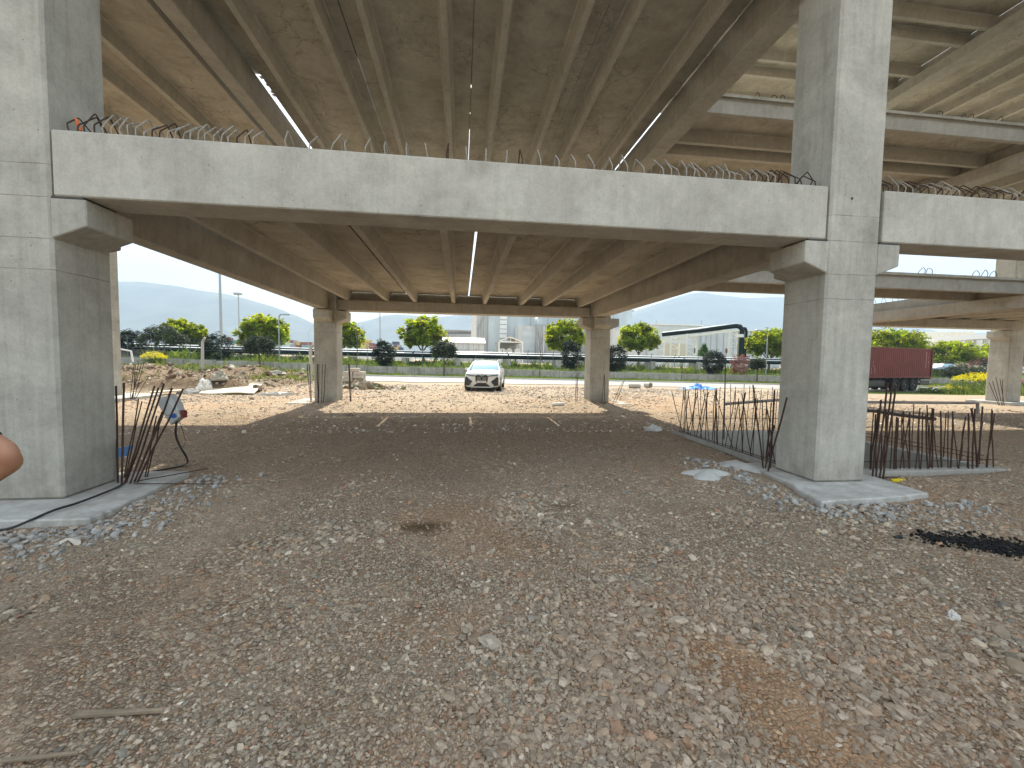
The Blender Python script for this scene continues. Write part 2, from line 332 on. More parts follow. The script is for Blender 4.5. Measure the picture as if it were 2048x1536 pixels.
def ground_mat():
    m, t, b = newmat('crushed stone ground'); L = t.links.new
    g = nd(t, 'ShaderNodeNewGeometry'); pos = g.outputs['Position']
    def noise(scale, detail=5, rough=.6): n = nd(t, 'ShaderNodeTexNoise', i_Scale=scale, i_Detail=float(detail), i_Roughness=rough); L(pos, n.inputs['Vector']); return n
    def mr(x, a, b_, c, d):
        r = nd(t, 'ShaderNodeMapRange'); L(x, r.inputs[0])
        for i, q in enumerate((a, b_, c, d)): r.inputs[i+1].default_value = q
        return r.outputs[0]
    def mix(fac, A, B, bt='MIX'):
        x = nd(t, 'ShaderNodeMix', data_type='RGBA', blend_type=bt)
        for i, q in ((0, fac), (6, A), (7, B)):
            if isinstance(q, (int, float)): x.inputs[i].default_value = q
            elif isinstance(q, tuple): x.inputs[i].default_value = q+(1,)
            else: L(q, x.inputs[i])
        return x.outputs[2]
    a1 = nd(t, 'ShaderNodeAttribute', attribute_name='lay'); s1 = nd(t, 'ShaderNodeSeparateColor'); L(a1.outputs['Color'], s1.inputs[0])
    a2 = nd(t, 'ShaderNodeAttribute', attribute_name='lay2'); s2 = nd(t, 'ShaderNodeSeparateColor'); L(a2.outputs['Color'], s2.inputs[0])
    def stones(scale):
        w_ = nd(t, 'ShaderNodeVectorMath', operation='MULTIPLY_ADD'); nn = noise(scale*.8, 2); L(nn.outputs['Color'], w_.inputs[0]); w_.inputs[1].default_value = (.35/scale,)*3; L(pos, w_.inputs[2])
        vv = nd(t, 'ShaderNodeTexVoronoi', i_Scale=scale); L(w_.outputs[0], vv.inputs['Vector'])
        ve = nd(t, 'ShaderNodeTexVoronoi', feature='DISTANCE_TO_EDGE', i_Scale=scale); L(w_.outputs[0], ve.inputs['Vector'])
        cr = nd(t, 'ShaderNodeValToRGB'); e = cr.color_ramp; e.interpolation = 'CONSTANT'
        sc_ = nd(t, 'ShaderNodeSeparateColor'); L(vv.outputs['Color'], sc_.inputs[0]); L(sc_.outputs[0], cr.inputs[0])
        cols = [(0, (.30, .265, .225)), (.16, (.37, .33, .28)), (.34, (.25, .225, .195)), (.5, (.42, .38, .325)), (.64, (.33, .255, .19)), (.76, (.48, .44, .38)), (.86, (.36, .245, .18)), (.93, (.56, .52, .46))]
        while len(e.elements) < len(cols): e.elements.new(.5)
        for q, (p_, c_) in zip(e.elements, cols): q.position = p_; q.color = c_+(1,)
        edge = mr(ve.outputs['Distance'], 0, .16, .42, 1.0)
        return mix(1.0, cr.outputs[0], edge, 'MULTIPLY'), ve.outputs['Distance']
    cA, eA = stones(38.0); cB, eB = stones(17.0); cC, eC = stones(90.0)
    patch = mr(noise(.9, 4).outputs[0], .45, .6, 0, 1)
    col = mix(patch, cA, cB); hgt = nd(t, 'ShaderNodeMix'); L(patch, hgt.inputs[0]); L(mr(eA, 0, .35, 0, .5), hgt.inputs[2]); L(mr(eB, 0, .35, 0, 1), hgt.inputs[3])
    fine = mr(noise(1.7, 5, .65).outputs[0], .42, .62, 0, .75); col = mix(fine, col, cC)
    tint = noise(.35, 6, .6).outputs[0]
    col = mix(1.0, col, (1.16, 1.03, .88), 'MULTIPLY'); col = mix(mr(tint, .35, .7, 0, .6), col, mix(1.0, col, (1.15, .98, .84), 'MULTIPLY'))
    col = mix(mr(s1.outputs[2], 0, 1, 0, .7), col, mix(.5, mix(1.0, col, (1.55, 1.42, 1.25), 'MULTIPLY'), (.56, .50, .42)))  # sandy tone that also carries the painted sunlit brightness
    col = mix(mr(s1.outputs[0], 0, 1, 0, .75), col, mix(.55, mix(1.0, col, (1.35, 1.0, .72), 'MULTIPLY'), (.40, .26, .16)))
    # dug soil
    sn = noise(3.5, 8, .7).outputs[0]; sc2 = nd(t, 'ShaderNodeValToRGB'); e = sc2.color_ramp; L(sn, sc2.inputs[0])
    e.elements[0].position = .3; e.elements[0].color = (.085, .055, .034, 1); e.elements[1].position = .72; e.elements[1].color = (.36, .26, .17, 1)
    col = mix(mr(s2.outputs[0], .1, .6, 0, .92), col, sc2.outputs[0])
    gn = noise(5.0, 6, .7).outputs[0]; gc = nd(t, 'ShaderNodeValToRGB'); e = gc.color_ramp; L(gn, gc.inputs[0])
    e.elements[0].position = .3; e.elements[0].color = (.035, .06, .014, 1); e.elements[1].position = .7; e.elements[1].color = (.15, .19, .045, 1)
    col = mix(mr(s1.outputs[1], .15, .6, 0, 1), col, gc.outputs[0])
    col = mix(s2.outputs[1], col, (.10, .065, .03))
    L(col, b.inputs['Base Color']); b.inputs['Roughness'].default_value = .95; b.inputs['Specular IOR Level'].default_value = .15
    bp = nd(t, 'ShaderNodeBump', i_Strength=.9, i_Distance=.03); L(hgt.outputs[0], bp.inputs['Height'])
    bp2 = nd(t, 'ShaderNodeBump', i_Strength=.6, i_Distance=.15); L(sn, bp2.inputs['Height']); L(bp.outputs[0], bp2.inputs['Normal']); L(bp2.outputs[0], b.inputs['Normal'])
    return m
M['ground'] = ground_mat()
go = np_mesh('ground', v, f, M['ground'], attr={'lay': lay, 'lay2': lay2}, smooth=True); tag(go, kind='structure')

# ------------------------------------------------------------------ road, kerb
M['road'] = simple('pale asphalt', (.30, .29, .275), .9, bump=.3, bscale=60, var=.12, vscale=.8)
M['kerb'] = simple('kerb stone', (.45, .44, .41), .85, bump=.3, var=.15, vscale=4)
rx = np.concatenate([-np.geomspace(90, 6.5, 30), np.arange(-6, 60, 1.0), np.geomspace(60, 200, 8)]); rx = np.unique(rx)
def strip(name, y0, y1, dz, mat, n=2):
    yy = np.linspace(y0, y1, n); XX, YY = np.meshgrid(rx, yy); ed = np.where(np.isclose(YY, y0), (fbm(XX, YY, .5, 3, 77)-.5)*2.4*(y0 < 33), 0)
    YY = YY+ed; ZZ = Tz(XX, np.full_like(XX, 35.0))+dz
    vv = np.stack([XX.ravel(), YY.ravel(), ZZ.ravel()], 1); k = len(rx)
    a, b_ = np.meshgrid(np.arange(k-1), np.arange(n-1)); q = (b_*k+a).ravel()
    return np_mesh(name, vv, np.stack([q, q+1, q+k+1, q+k], 1), mat)
rd = strip('road', 31.0, 38.8, .03, M['road'], 4); tag(rd, kind='structure')
kb = MB()
for a, b_ in zip(rx[:-1], rx[1:]):
    za, zb_ = float(Tz(a, 35.)), float(Tz(b_, 35.))
    kb.add([(a,38.8,za-.1),(b_,38.8,zb_-.1),(b_,39.0,zb_-.1),(a,39.0,za-.1),(a,38.8,za+.15),(b_,38.8,zb_+.15),(b_,39.0,zb_+.15),(a,39.0,za+.15)],
           [(0,1,5,4),(4,5,6,7),(2,3,7,6)])
ko = kb.build('kerb', M['kerb']); tag(ko, kind='structure')

# ------------------------------------------------------------------ loose gravel (uncountable stones lying on the ground)
rock_col = bpy.data.collections.new('gravel stones')
def rock_mat():
    m, t, b = newmat('gravel stone'); L = t.links.new
    a = nd(t, 'ShaderNodeAttribute', attribute_name='tint', attribute_type='INSTANCER')
    n = nd(t, 'ShaderNodeTexNoise', i_Scale=2.5, i_Detail=4.0); tc = nd(t, 'ShaderNodeTexCoord'); L(tc.outputs['Object'], n.inputs['Vector'])
    r = nd(t, 'ShaderNodeMapRange'); L(n.outputs[0], r.inputs[0]); r.inputs[1].default_value = .3; r.inputs[2].default_value = .7; r.inputs[3].default_value = .78; r.inputs[4].default_value = 1.15
    mx = nd(t, 'ShaderNodeMix', data_type='RGBA', blend_type='MULTIPLY'); mx.inputs[0].default_value = 1; L(a.outputs['Color'], mx.inputs[6]); L(r.outputs[0], mx.inputs[7])
    L(mx.outputs[2], b.inputs['Base Color']); b.inputs['Roughness'].default_value = .9; b.inputs['Specular IOR Level'].default_value = .2
    return m
M['stone'] = rock_mat()
for k in range(7):
    bm = bmesh.new(); bmesh.ops.create_icosphere(bm, subdivisions=2 if k < 4 else 1, radius=.5)
    sv = Vector((random.uniform(0, 50),)*3)
    for q in bm.verts:
        d = q.co.normalized(); s_ = 1+.55*(mn.noise(d*1.3+sv))+.25*mn.noise(d*3+sv)
        q.co = Vector((d.x*.5*s_*random.uniform(.95, 1.05), d.y*.38*s_*random.uniform(.95, 1.05), d.z*.27*s_))
    # chop a few facets
    for _ in range(4):
        nn = Vector((random.gauss(0,1), random.gauss(0,1), random.gauss(0,.7))).normalized(); h_ = random.uniform(.24, .32)*(.7 if abs(nn.z) > .6 else 1.1)
        for q in bm.verts:
            e_ = q.co.dot(nn)-h_
            if e_ > 0: q.co -= nn*e_
    me = bpy.data.meshes.new('stone'); bm.to_mesh(me); bm.free(); me.materials.append(M['stone'])
    ob = bpy.data.objects.new('stone', me); rock_col.objects.link(ob)

def scatter(name, P, size, tint, rotmax=.5, kind='stuff', zoff=.0):
    n = len(P); me = bpy.data.meshes.new(name); me.vertices.add(n); me.vertices.foreach_set('co', P.astype(np.float32).ravel())
    for nm, ty, a, key in (('size', 'FLOAT_VECTOR', size, 'vector'), ('rot', 'FLOAT_VECTOR', np.stack([rng.normal(0, rotmax, n), rng.normal(0, rotmax, n), rng.uniform(0, 6.28, n)], 1), 'vector'), ('tint', 'FLOAT_COLOR', np.concatenate([tint, np.ones((n, 1))], 1), 'color'), ('idx', 'INT', rng.integers(0, 7, n), 'value')):
        q = me.attributes.new(nm, ty, 'POINT'); q.data.foreach_set(key, np.asarray(a, np.int32 if ty == 'INT' else np.float32).ravel())
    ob = bpy.data.objects.new(name, me); COL.objects.link(ob); tag(ob, kind=kind)
    ng = bpy.data.node_groups.new(name+' nodes', 'GeometryNodeTree')
    ng.interface.new_socket('Geometry', in_out='INPUT', socket_type='NodeSocketGeometry'); ng.interface.new_socket('Geometry', in_out='OUTPUT', socket_type='NodeSocketGeometry')
    N = ng.nodes.new; gi = N('NodeGroupInput'); goo = N('NodeGroupOutput'); ip = N('GeometryNodeInstanceOnPoints'); ci = N('GeometryNodeCollectionInfo')
    ci.inputs['Collection'].default_value = rock_col; ci.inputs['Separate Children'].default_value = True; ci.inputs['Reset Children'].default_value = True
    def att(nm, ty): a = N('GeometryNodeInputNamedAttribute'); a.data_type = ty; a.inputs['Name'].default_value = nm; return a.outputs[0]
    Lk = ng.links.new
    m2p = N('GeometryNodeMeshToPoints'); Lk(gi.outputs[0], m2p.inputs[0]); Lk(m2p.outputs[0], ip.inputs['Points'])
    Lk(ci.outputs[0], ip.inputs['Instance']); ip.inputs['Pick Instance'].default_value = True; Lk(att('idx', 'INT'), ip.inputs['Instance Index'])
    e2r = N('FunctionNodeEulerToRotation'); Lk(att('rot', 'FLOAT_VECTOR'), e2r.inputs[0]); Lk(e2r.outputs[0], ip.inputs['Rotation']); Lk(att('size', 'FLOAT_VECTOR'), ip.inputs['Scale'])
    Lk(ip.outputs[0], goo.inputs[0]); md = ob.modifiers.new('scatter', 'NODES'); md.node_group = ng
    return ob
PAL = np.array([(.32, .285, .24), (.39, .355, .305), (.27, .25, .22), (.45, .41, .355), (.36, .29, .225), (.50, .47, .42), (.38, .25, .18), (.27, .27, .255), (.43, .37, .30), (.62, .59, .54)])
PW = np.array([.19, .2, .14, .13, .1, .06, .05, .06, .06, .01])
def free(x, y, m=0.0):
    ok = ~((x > PX0-m) & (x < PX1+m) & (y > PY0-m) & (y < PY1+m))
    ok &= ~((x > -5.9) & (x < -3.7) & (y > 4.5) & (y < 6.3)); ok &= ~((x > 4.35) & (x < 6.1) & (y > 4.5) & (y < 6.3))
    ok &= ~((x > -5.2) & (x < -4.35) & (y > 15.3) & (y < 16.2)); ok &= ~((x > 4.85) & (x < 5.7) & (y > 15.3) & (y < 16.2))
    return ok
N_ = 150000
d = 1.25*np.exp(rng.uniform(0, 1, N_)**.92*math.log(15.5/1.25)); th = R(7)+rng.uniform(-R(64), R(64), N_)
x_, y_ = d*np.sin(th), d*np.cos(th)
big = sst(.50, .66, fbm(x_, y_, .75, 4, 91))*(1-.6*sst(4, 8, d)) ; big = np.maximum(big, .8*np.exp(-(((x_-1.7)/1.9)**2+((y_-2.3)/.9)**2)))
gd = np.exp(-patchd(x_, y_)**4)
stn = np.exp(-(((x_+.38)/.27)**2+((y_-4.22)/.15)**2)**2)+.7*np.exp(-(((x_-1.22)/.22)**2+((y_-4.75)/.12)**2)**2)
lane = np.exp(-((x_+1.55+.10*y_+.3*np.sin(y_*.6))/.42)**2)+.8*np.exp(-((x_+.05+.02*y_+.25*np.sin(y_*.5+1))/.36)**2)*sst(3.2, 5, y_)+.8*np.exp(-(((x_+2.6)/1.1)**2+((y_-2.5)/.55)**2))+.6*sst(.55, .7, fbm(x_, y_, .45, 4, 131))
lane = np.clip(lane, 0, 1)*(1-.75*np.exp(-(((x_-1.5)/1.8)**2+((y_-3.0)/1.3)**2)))
big = big*(1-.8*lane)
keep = free(x_, y_) & (rng.uniform(0, 1, N_) < (.6+.4*big)*(1-.62*lane)*(1-.93*np.clip(gd+stn, 0, 1)))
lane = lane[keep]
x_, y_, d, big, stn = x_[keep], y_[keep], d[keep], big[keep], stn[keep]; n = len(x_)
s_ = .0145*np.exp(rng.normal(0, .42, n))*(.7+.62*big)*(.8+.2*np.clip(d/2.2, 0, 2.2)); s_ = np.clip(s_*(1-.3*lane), .006, .058)
s_ = np.where(rng.uniform(0, 1, n) < .0035, s_*2.1, s_)
tn = PAL[rng.choice(len(PAL), n, p=PW)]*rng.uniform(.6, 1.12, (n, 1))*np.array([[1.08, .98, .86]])
rd_ = sst(.55, .75, fbm(x_, y_, .55, 3, 33))[:, None]; tn = tn*(1-rd_*.35)+np.array([.32, .22, .15])*rd_*.35
lit_sandn = (sst(10, 14, y_)*.6)[:, None]; tn = tn*(1-lit_sandn)+(tn*1.2+np.array([.06, .05, .035]))*lit_sandn  # stones tinted paler across the sunlit yard, light put into their colour
gravel = scatter('gravel', np.stack([x_, y_, Tz(x_, y_)+s_*.07], 1), np.stack([s_*1.7*rng.uniform(.8, 1.3, n), s_*1.7*rng.uniform(.8, 1.3, n), s_*1.6], 1), tn, .34)
tag(gravel, 'loose crushed stone scattered over the shaded yard floor', 'gravel')
# larger stones lying in the open sunlit part of the yard
n = 34000; x_ = rng.uniform(-12, 21, n); y_ = 9.5+18.5*rng.uniform(0, 1, n)**1.15; k_ = free(x_, y_) & (rng.uniform(0, 1, n) < .35+.65*sst(.35, .6, fbm(x_, y_, .35, 3, 151))) & (y_ < 28-.0*x_); x_, y_ = x_[k_], y_[k_]; n = len(x_)
s_ = .026*np.exp(rng.normal(0, .4, n))*(1+.035*(y_-10)); c_i = rng.choice(5, n, p=[.3, .25, .2, .15, .1]); tn = np.array([(.60, .54, .46), (.44, .37, .30), (.30, .245, .19), (.52, .40, .30), (.72, .68, .62)])[c_i]*rng.uniform(.8, 1.1, (n, 1))
g2_ = scatter('yard stones', np.stack([x_, y_, Tz(x_, y_)+s_*.12], 1), np.stack([s_*1.9, s_*1.7, s_*1.7], 1), tn, .35)
tag(g2_, 'pale and tan stones strewn over the sunlit open yard around the white car', 'gravel')
# coarse pale blocks along the footings
pts = []
for k in range(1700):
    u = random.random()
    if u < .5: x0 = random.uniform(-7.0, -3.2); y0 = 4.42-abs(random.gauss(0, .32)); g = (x0 > -3.6 and random.random() < .5)
    elif u < .66: x0 = -3.62+abs(random.gauss(0, .35)); y0 = random.uniform(4.2, 6.3)
    elif u < .84: x0 = random.uniform(4.1, 6.4); y0 = 4.4-abs(random.gauss(0, .28))
    else: x0 = 4.25-abs(random.gauss(0, .3)); y0 = random.uniform(4.3, 6.6)
    pts.append((x0, y0))
P2 = np.array(pts); n = len(P2); s2 = .031*np.exp(rng.normal(0, .4, n))
t2 = np.array([[.37, .36, .335]])*rng.uniform(.65, 1.2, (n, 1)); t2[rng.uniform(0, 1, n) < .18] = (.42, .34, .27)
rub = scatter('rubble', np.stack([P2[:, 0], P2[:, 1], Tz(P2[:, 0], P2[:, 1])+s2*.25], 1), np.stack([s2*1.6, s2*1.5, s2*1.5], 1), t2, .6)
tag(rub, 'coarse grey broken stone heaped against the column footings', 'rubble')
# stones and clods on the dug soil
n = 5000; x_ = rng.uniform(-34, -7.5, n); y_ = rng.uniform(19.5, 34, n); k_ = soilmask(x_, y_) > rng.uniform(.15, .9, n); x_, y_ = x_[k_], y_[k_]; n = len(x_)
s_ = .07*np.exp(rng.normal(0, .55, n)); tn = np.where(rng.uniform(0, 1, (n, 1)) < .3, np.array([[.48, .42, .33]]), np.array([[.2, .14, .09]]))*rng.uniform(.6, 1.25, (n, 1))
cl = scatter('soil clods', np.stack([x_, y_, Tz(x_, y_)+s_*.15], 1), np.stack([s_*2, s_*1.8, s_*1.8], 1), tn, .7)
tag(cl, 'clods and stones strewn over the dug soil west of the yard', 'soil')
# black asphalt crumbs
n = 1500; tt = rng.uniform(0, 1, n); x_ = 4.63+tt*1.0+rng.normal(0, .11, n); y_ = 3.50-tt*.5+rng.normal(0, .10, n)*(.7+.9*tt)
s_ = .014*np.exp(rng.normal(0, .4, n)); cr = scatter('black crumbs', np.stack([x_, y_, Tz(x_, y_)+.012], 1), np.stack([s_*1.8]*3, 1), np.full((n, 3), .012)*rng.uniform(.7, 2, (n, 1)), .6)
tag(cr, 'spill of black asphalt crumbs on the gravel at the right edge', 'asphalt crumbs')
# ------------------------------------------------------------------ precast concrete parking structure
bld = empty('parking_structure', (0, 0, 0), 'unfinished grey precast concrete parking deck on square columns that fills the foreground', 'building')
CS = .765
Z1, Z2, Z3 = 3.316, 7.335, 11.35
def part_empty(name, loc, parent=bld):
    o = empty(name, Vector(loc)-wloc(parent)); o.parent = parent; return o

def column(x0, y0, top, corb, base=0.0):
    """corb: list of (level z, directions)"""
    p = part_empty('column', (x0+CS/2, y0+CS/2, base))
    m = MB(); m.box(x0, x0+CS, y0, y0+CS, base, top); m.build('shaft', M['col'], p, bevel=.028)
    for z, dirs in corb:
        zt, zo, zr, pr = z-.024, z-.31, z-.45, .335
        for dr in dirs:
            m = MB()
            if dr == 'E': m.prism([(x0+CS-.01, zr), (x0+CS+pr, zo), (x0+CS+pr, zt), (x0+CS-.01, zt)], 'y', y0+.006, y0+CS-.1)
            if dr == 'W': m.prism([(x0+.01, zr), (x0-pr, zo), (x0-pr, zt), (x0+.01, zt)], 'y', y0+.006, y0+CS-.1)
            if dr == 'N': m.prism([(y0+CS-.01, zr), (y0+CS+pr, zo), (y0+CS+pr, zt), (y0+CS-.01, zt)], 'x', x0+.09, x0+CS-.12)
            if dr == 'S': m.prism([(y0+.01, zr), (y0-pr, zo), (y0-pr, zt), (y0+.01, zt)], 'x', x0+.09, x0+CS-.12)
            m.build('corbel', M['col'], p, bevel=.012)
    return p
YN, YF = 5.12, 15.375
L3C = [(Z1, 'EWN'), (Z2, 'EWN')]
cL = column(-5.155, YN, 8.6, L3C)
cR = column(4.89, YN, 13.5, [(Z1, 'EWN'), (Z2, 'EWN'), (Z3, 'EN')])
cLF = column(-5.155, YF, 8.6, [(Z1, 'ES'), (Z2, 'EWS')])
cRF = column(4.89, YF, 13.5, [(Z1, 'EWS'), (Z2, 'EWS'), (Z3, 'ES')])
column(15.4, YN, 13.5, [(Z1, 'EWN'), (Z2, 'EWN'), (Z3, 'EWN')], -.1)
column(15.4, YF, 13.5, [(Z1, 'EWS'), (Z2, 'EWS'), (Z3, 'EWS')], -.1)
pq = at(2017, 740, Y=15.6)
column(pq.x, 15.6, 13.5, [(Z1, 'EW')], .12)
pw = at(242, 700, Y=17.1)
column(pw.x-CS, 16.35, 8.6, [(Z2, 'EWS')], 0)
column(-13.0, YN, 8.6, [(Z2, 'EWN')], -.2)

def stirrup_mb(x, y, z, depth=.4, h=.085, ap=.285, lean=0, rad=.0075, along='y'):
    j = lambda s_: random.gauss(0, s_)
    pr = [(0, -.03), (j(.006), h+j(.012)), (depth*.48+j(.02), ap+j(.02)), (depth*.94+j(.02), h+j(.02)), (depth, -.03)]
    pts = []
    for i, (a, b) in enumerate(pr):
        o = lean*b
        pts.append((x+o, y+a, z+b) if along == 'y' else (x+a, y+o, z+b))
    # round the bends a little
    q = [Vector(pts[0])]
    for i in range(1, len(pts)-1):
        A, B, Cc = Vector(pts[i-1]), Vector(pts[i]), Vector(pts[i+1])
        q += [B+(A-B).normalized()*.03, B+((A-B).normalized()+(Cc-B).normalized())*.006, B+(Cc-B).normalized()*.03]
    q.append(Vector(pts[-1]))
    return MB().tube(q, rad, 5, cap=False)

def beam_x(x0, x1, y0, y1, z0, z1, mat='beam', stirr=None, ledge=None):
    m = MB(); m.box(x0, x1, y0, y1, z0, z1)
    o = m.build('beam', M[mat], bld, bevel=.014, loc=((x0+x1)/2, y0, z0))
    for x, rusty, le in (stirr or []):
        stirrup_mb(x, y0+.05, z1, y1-y0-.07, lean=le).build('stirrup', M['rust' if rusty else 'greysteel'], o, smooth=True)
    return o
sx = []
x = -4.22
while x < -2.35: sx.append((x, x < -3.95 or random.random() < .12, random.gauss(0, .12))); x += random.uniform(.072, .095)
for px in (575, 620, 663, 694, 731, 772, 815, 856, 893, 934, 971, 1011, 1044, 1081, 1117, 1150, 1187, 1222, 1253, 1287):
    q = at(px, 300+(px-575)*.077, Y=5.2); sx.append((q.x, random.random() < .1, random.gauss(0, .12)))
x = at(1325, 350, Y=5.2).x
while x < 4.75: sx.append((x, x > 4.1 or random.random() < .15, random.gauss(0, .2))); x += random.uniform(.085, .11)
near = beam_x(-4.36, 4.845, YN, YN+.51, Z1, 4.008, stirr=sx)
sx2 = [(5.72+.07*i, True, 0) for i in range(3)]
x = 5.95
while x < 9.3: sx2.append((x, random.random() < .55, random.gauss(0, .25))); x += random.uniform(.1, .16)
beam_x(5.70, 15.36, YN, YN+.51, Z1, 4.008, stirr=sx2)
beam_x(16.2, 24.0, YN, YN+.51, Z1, 4.008)

def ledge_beam(x0, x1, z, name='beam', y=YF):
    m = MB(); m.box(x0, x1, y+.03, y+.58, z, z+.364); m.box(x0, x1, y+.32, y+.578, z+.364, z+.69)
    return m.build(name, M['girder'], bld, bevel=.012, loc=((x0+x1)/2, y, z))
ledge_beam(-4.36, 4.855, Z1)
fb = ledge_beam(16.2, 24.3, Z1); ledge_beam(16.2, 24.3, Z2); ledge_beam(16.2, 24.3, Z3)
for x0, x1 in ((-12.2, -5.2), (-4.36, 4.855), (5.7, 15.36)): ledge_beam(x0, x1, Z2)
ledge_beam(5.7, 15.36, Z3)
for x0, x1 in ((-12.2, -5.2), (-4.36, 4.845), (5.7, 15.36), (16.2, 24.)): beam_x(x0, x1, YN, YN+.51, Z2, 8.03)
for x0, x1 in ((5.7, 15.36), (16.2, 24.)): beam_x(x0, x1, YN, YN+.51, Z3, 12.03)

def girder_y(x0, x1, z0, z1, y0=5.93, y1=15.335, steps=None):
    m = MB(); m.box(x0, x1, y0, y1, z0, z1)
    if steps: m.box(steps[0], steps[1], y0, y1, z1, steps[2])
    return m.build('girder', M['girder'], bld, bevel=.014, loc=((x0+x1)/2, y0, z0))
girder_y(-4.985, -4.655, Z1, 4.0); girder_y(4.93, 5.40, Z1, 4.0)
girder_y(-4.99, -4.68, Z2, 8.02); girder_y(5.03, 5.50, Z2, 8.02)
gy = girder_y(15.52, 16.05, Z1, 3.68, steps=(15.74, 16.048, 4.0))
for z in (Z2, Z3): girder_y(15.52, 16.05, z, z+.364, steps=(15.74, 16.048, z+.70))
girder_y(5.03, 5.5, Z3, 12.03)
y = 6.5
while y < 15.2:
    stirrup_mb(15.77, y, 4.0, .24, lean=random.gauss(0, .15), along='x').build('stirrup', M['greysteel'], gy, smooth=True); y += .42

def tee_y(fx0, fx1, ribs, zs, y0=5.36, y1=15.66, fy1=None, ry0=None):
    """double-tee floor unit spanning north"""
    fy1 = fy1 or y1
    p = part_empty('floor_unit', ((fx0+fx1)/2, y0, zs))
    MB().box(fx0, fx1, y0, fy1, zs, zs+.07).build('flange', M['tee'], p)
    for r in ribs:
        ya, yb = ry0 or y0+.28, y1
        MB().prism([(r-.062, zs-.32), (r+.062, zs-.32), (r+.098, zs-.03), (r+.14, zs+.004), (r-.14, zs+.004), (r-.098, zs-.03)], 'y', ya, yb).build('rib', M['rib'], p, bevel=.008)
    return p
def tee_x(fy0, fy1, ribs, zs, x0=5.56, x1=15.72):
    p = part_empty('floor_unit', (x0, (fy0+fy1)/2, zs))
    MB().box(x0, x1, fy0, fy1, zs, zs+.07).build('flange', M['tee'], p)
    for r in ribs:
        MB().prism([(r-.062, zs-.32), (r+.062, zs-.32), (r+.098, zs-.03), (r+.14, zs+.004), (r-.14, zs+.004), (r-.098, zs-.03)], 'x', x0, x1).build('rib', M['rib'], p, bevel=.008)
    return p
# first floor, main bay
ZA, ZB, ZC = 4.0, 8.02, 12.03
for a, b_, rb in ((-4.53, -2.03, (-4.03, -2.65)), (-1.99, .23, (-1.67, -.30)), (.282, 2.49, (.83, 2.17)), (2.53, 4.9, (3.07, 4.42))):
    tee_y(a, b_, rb, ZA, y0=5.635, ry0=5.60)
# second floor, main bay and the bay to the west
for a, b_, rb in ((-4.585, -2.262, (-4.02, -2.62)), (-2.24, .168, (-1.79, -.36)), (.180, 2.572, (.75, 2.13)), (2.580, 5.0, (2.99, 4.39))):
    tee_y(a, b_, rb, ZB, fy1=18.1)
for a, b_, rb in ((-7.42, -5.06, (-5.48, -6.93)), (-9.81, -7.43, (-7.9, -9.32)), (-12.2, -9.82, (-10.3, -11.7))):
    tee_y(a, b_, rb, ZB, fy1=18.3)
tee_y(-14.6, -12.21, (-12.8, -14.1), ZB, fy1=18.3)
# jumbled joint closure between the west girder and the first unit
m = MB(); m.box(-4.9, -4.45, 5.7, 10.55, 8.092, 8.13)
for k in range(7): yy = 10.5+k*.13; m.box(-4.72+random.uniform(0, .1), -4.5, yy, yy+.09, 8.094, 8.12)
m.build('joint_filler', M['girder'], bld, bevel=.01)
for xx, ya, yb in ((.174, 5.6, 10.2), (.174, 10.35, 11.3), (.174, 11.4, 12.1), (2.576, 5.6, 18.0), (-2.25, 5.6, 9.6), (5.0, 5.7, 6.6), (5.0, 7.0, 7.8), (5.0, 8.3, 9.1), (5.0, 9.5, 10.0)): MB().box(xx-.08, xx+.08, ya, yb, 8.093, 8.12).build('joint_filler', M['girder'], bld)
for xx in (-2.01, 2.51): MB().box(xx-.08, xx+.08, 5.7, 13.6, 4.073, 4.1).build('joint_filler', M['girder'], bld)
m = MB(); m.box(-4.66, -4.54, 5.7, 7.2, 4.01, 4.05)
for k in range(3): m.box(-4.67, -4.52, 9.3+2.1*k, 9.55+2.1*k, 4.01, 4.05)
m.build('joint_filler', M['girder'], bld)
# east bay: units spanning east-west
t1 = tee_x(9.62, 11.5, (9.82, 11.17), ZA)
t2 = tee_x(9.62, 11.5, (9.82, 11.17), ZB); tee_x(11.51, 13.61, (11.85, 13.28), ZB); tee_x(13.62, 15.9, (14.02, 15.35), ZB)
tee_x(15.98, 17.2, (16.3,), ZB)
for a, b_, rb in ((5.65, 7.3, (6.3,)), (7.31, 9.6, (7.7, 9.15)), (9.62, 11.5, (9.82, 11.17)), (11.51, 13.61, (11.85, 13.28)), (13.62, 15.9, (14.02, 15.35))): tee_x(a, b_, rb, ZC)
for px in (1861, 1955, 1971, 1846, 1990):
    q = at(px, 548, Y=9.7); stirrup_mb(q.x, 9.66, ZA+.07, .16, .1, .19, lean=random.gauss(0, .3)).build('lifting_loop', M['rust'], t1, smooth=True)
for px, py in ((1517, 195), (1553, 200), (1567, 202), (1882, 232), (1925, 236), (1943, 237), (2000, 240)):
    q = at(px, py, Y=9.7); stirrup_mb(q.x, 9.66, ZB+.07, .16, .09, .17, lean=random.gauss(0, .4)).build('lifting_loop', M['rust'], t2, smooth=True)
# far east bay
for zs in (ZA, ZB, ZC):
    for a, b_, rb in ((16.09, 18.52, (16.6, 18.03)), (18.53, 21.0, (19.05, 20.45)), (21.01, 23.45, (21.65, 23.05)), (23.46, 25.8, (23.9, 25.3))):
        tee_y(a, b_, rb, zs)

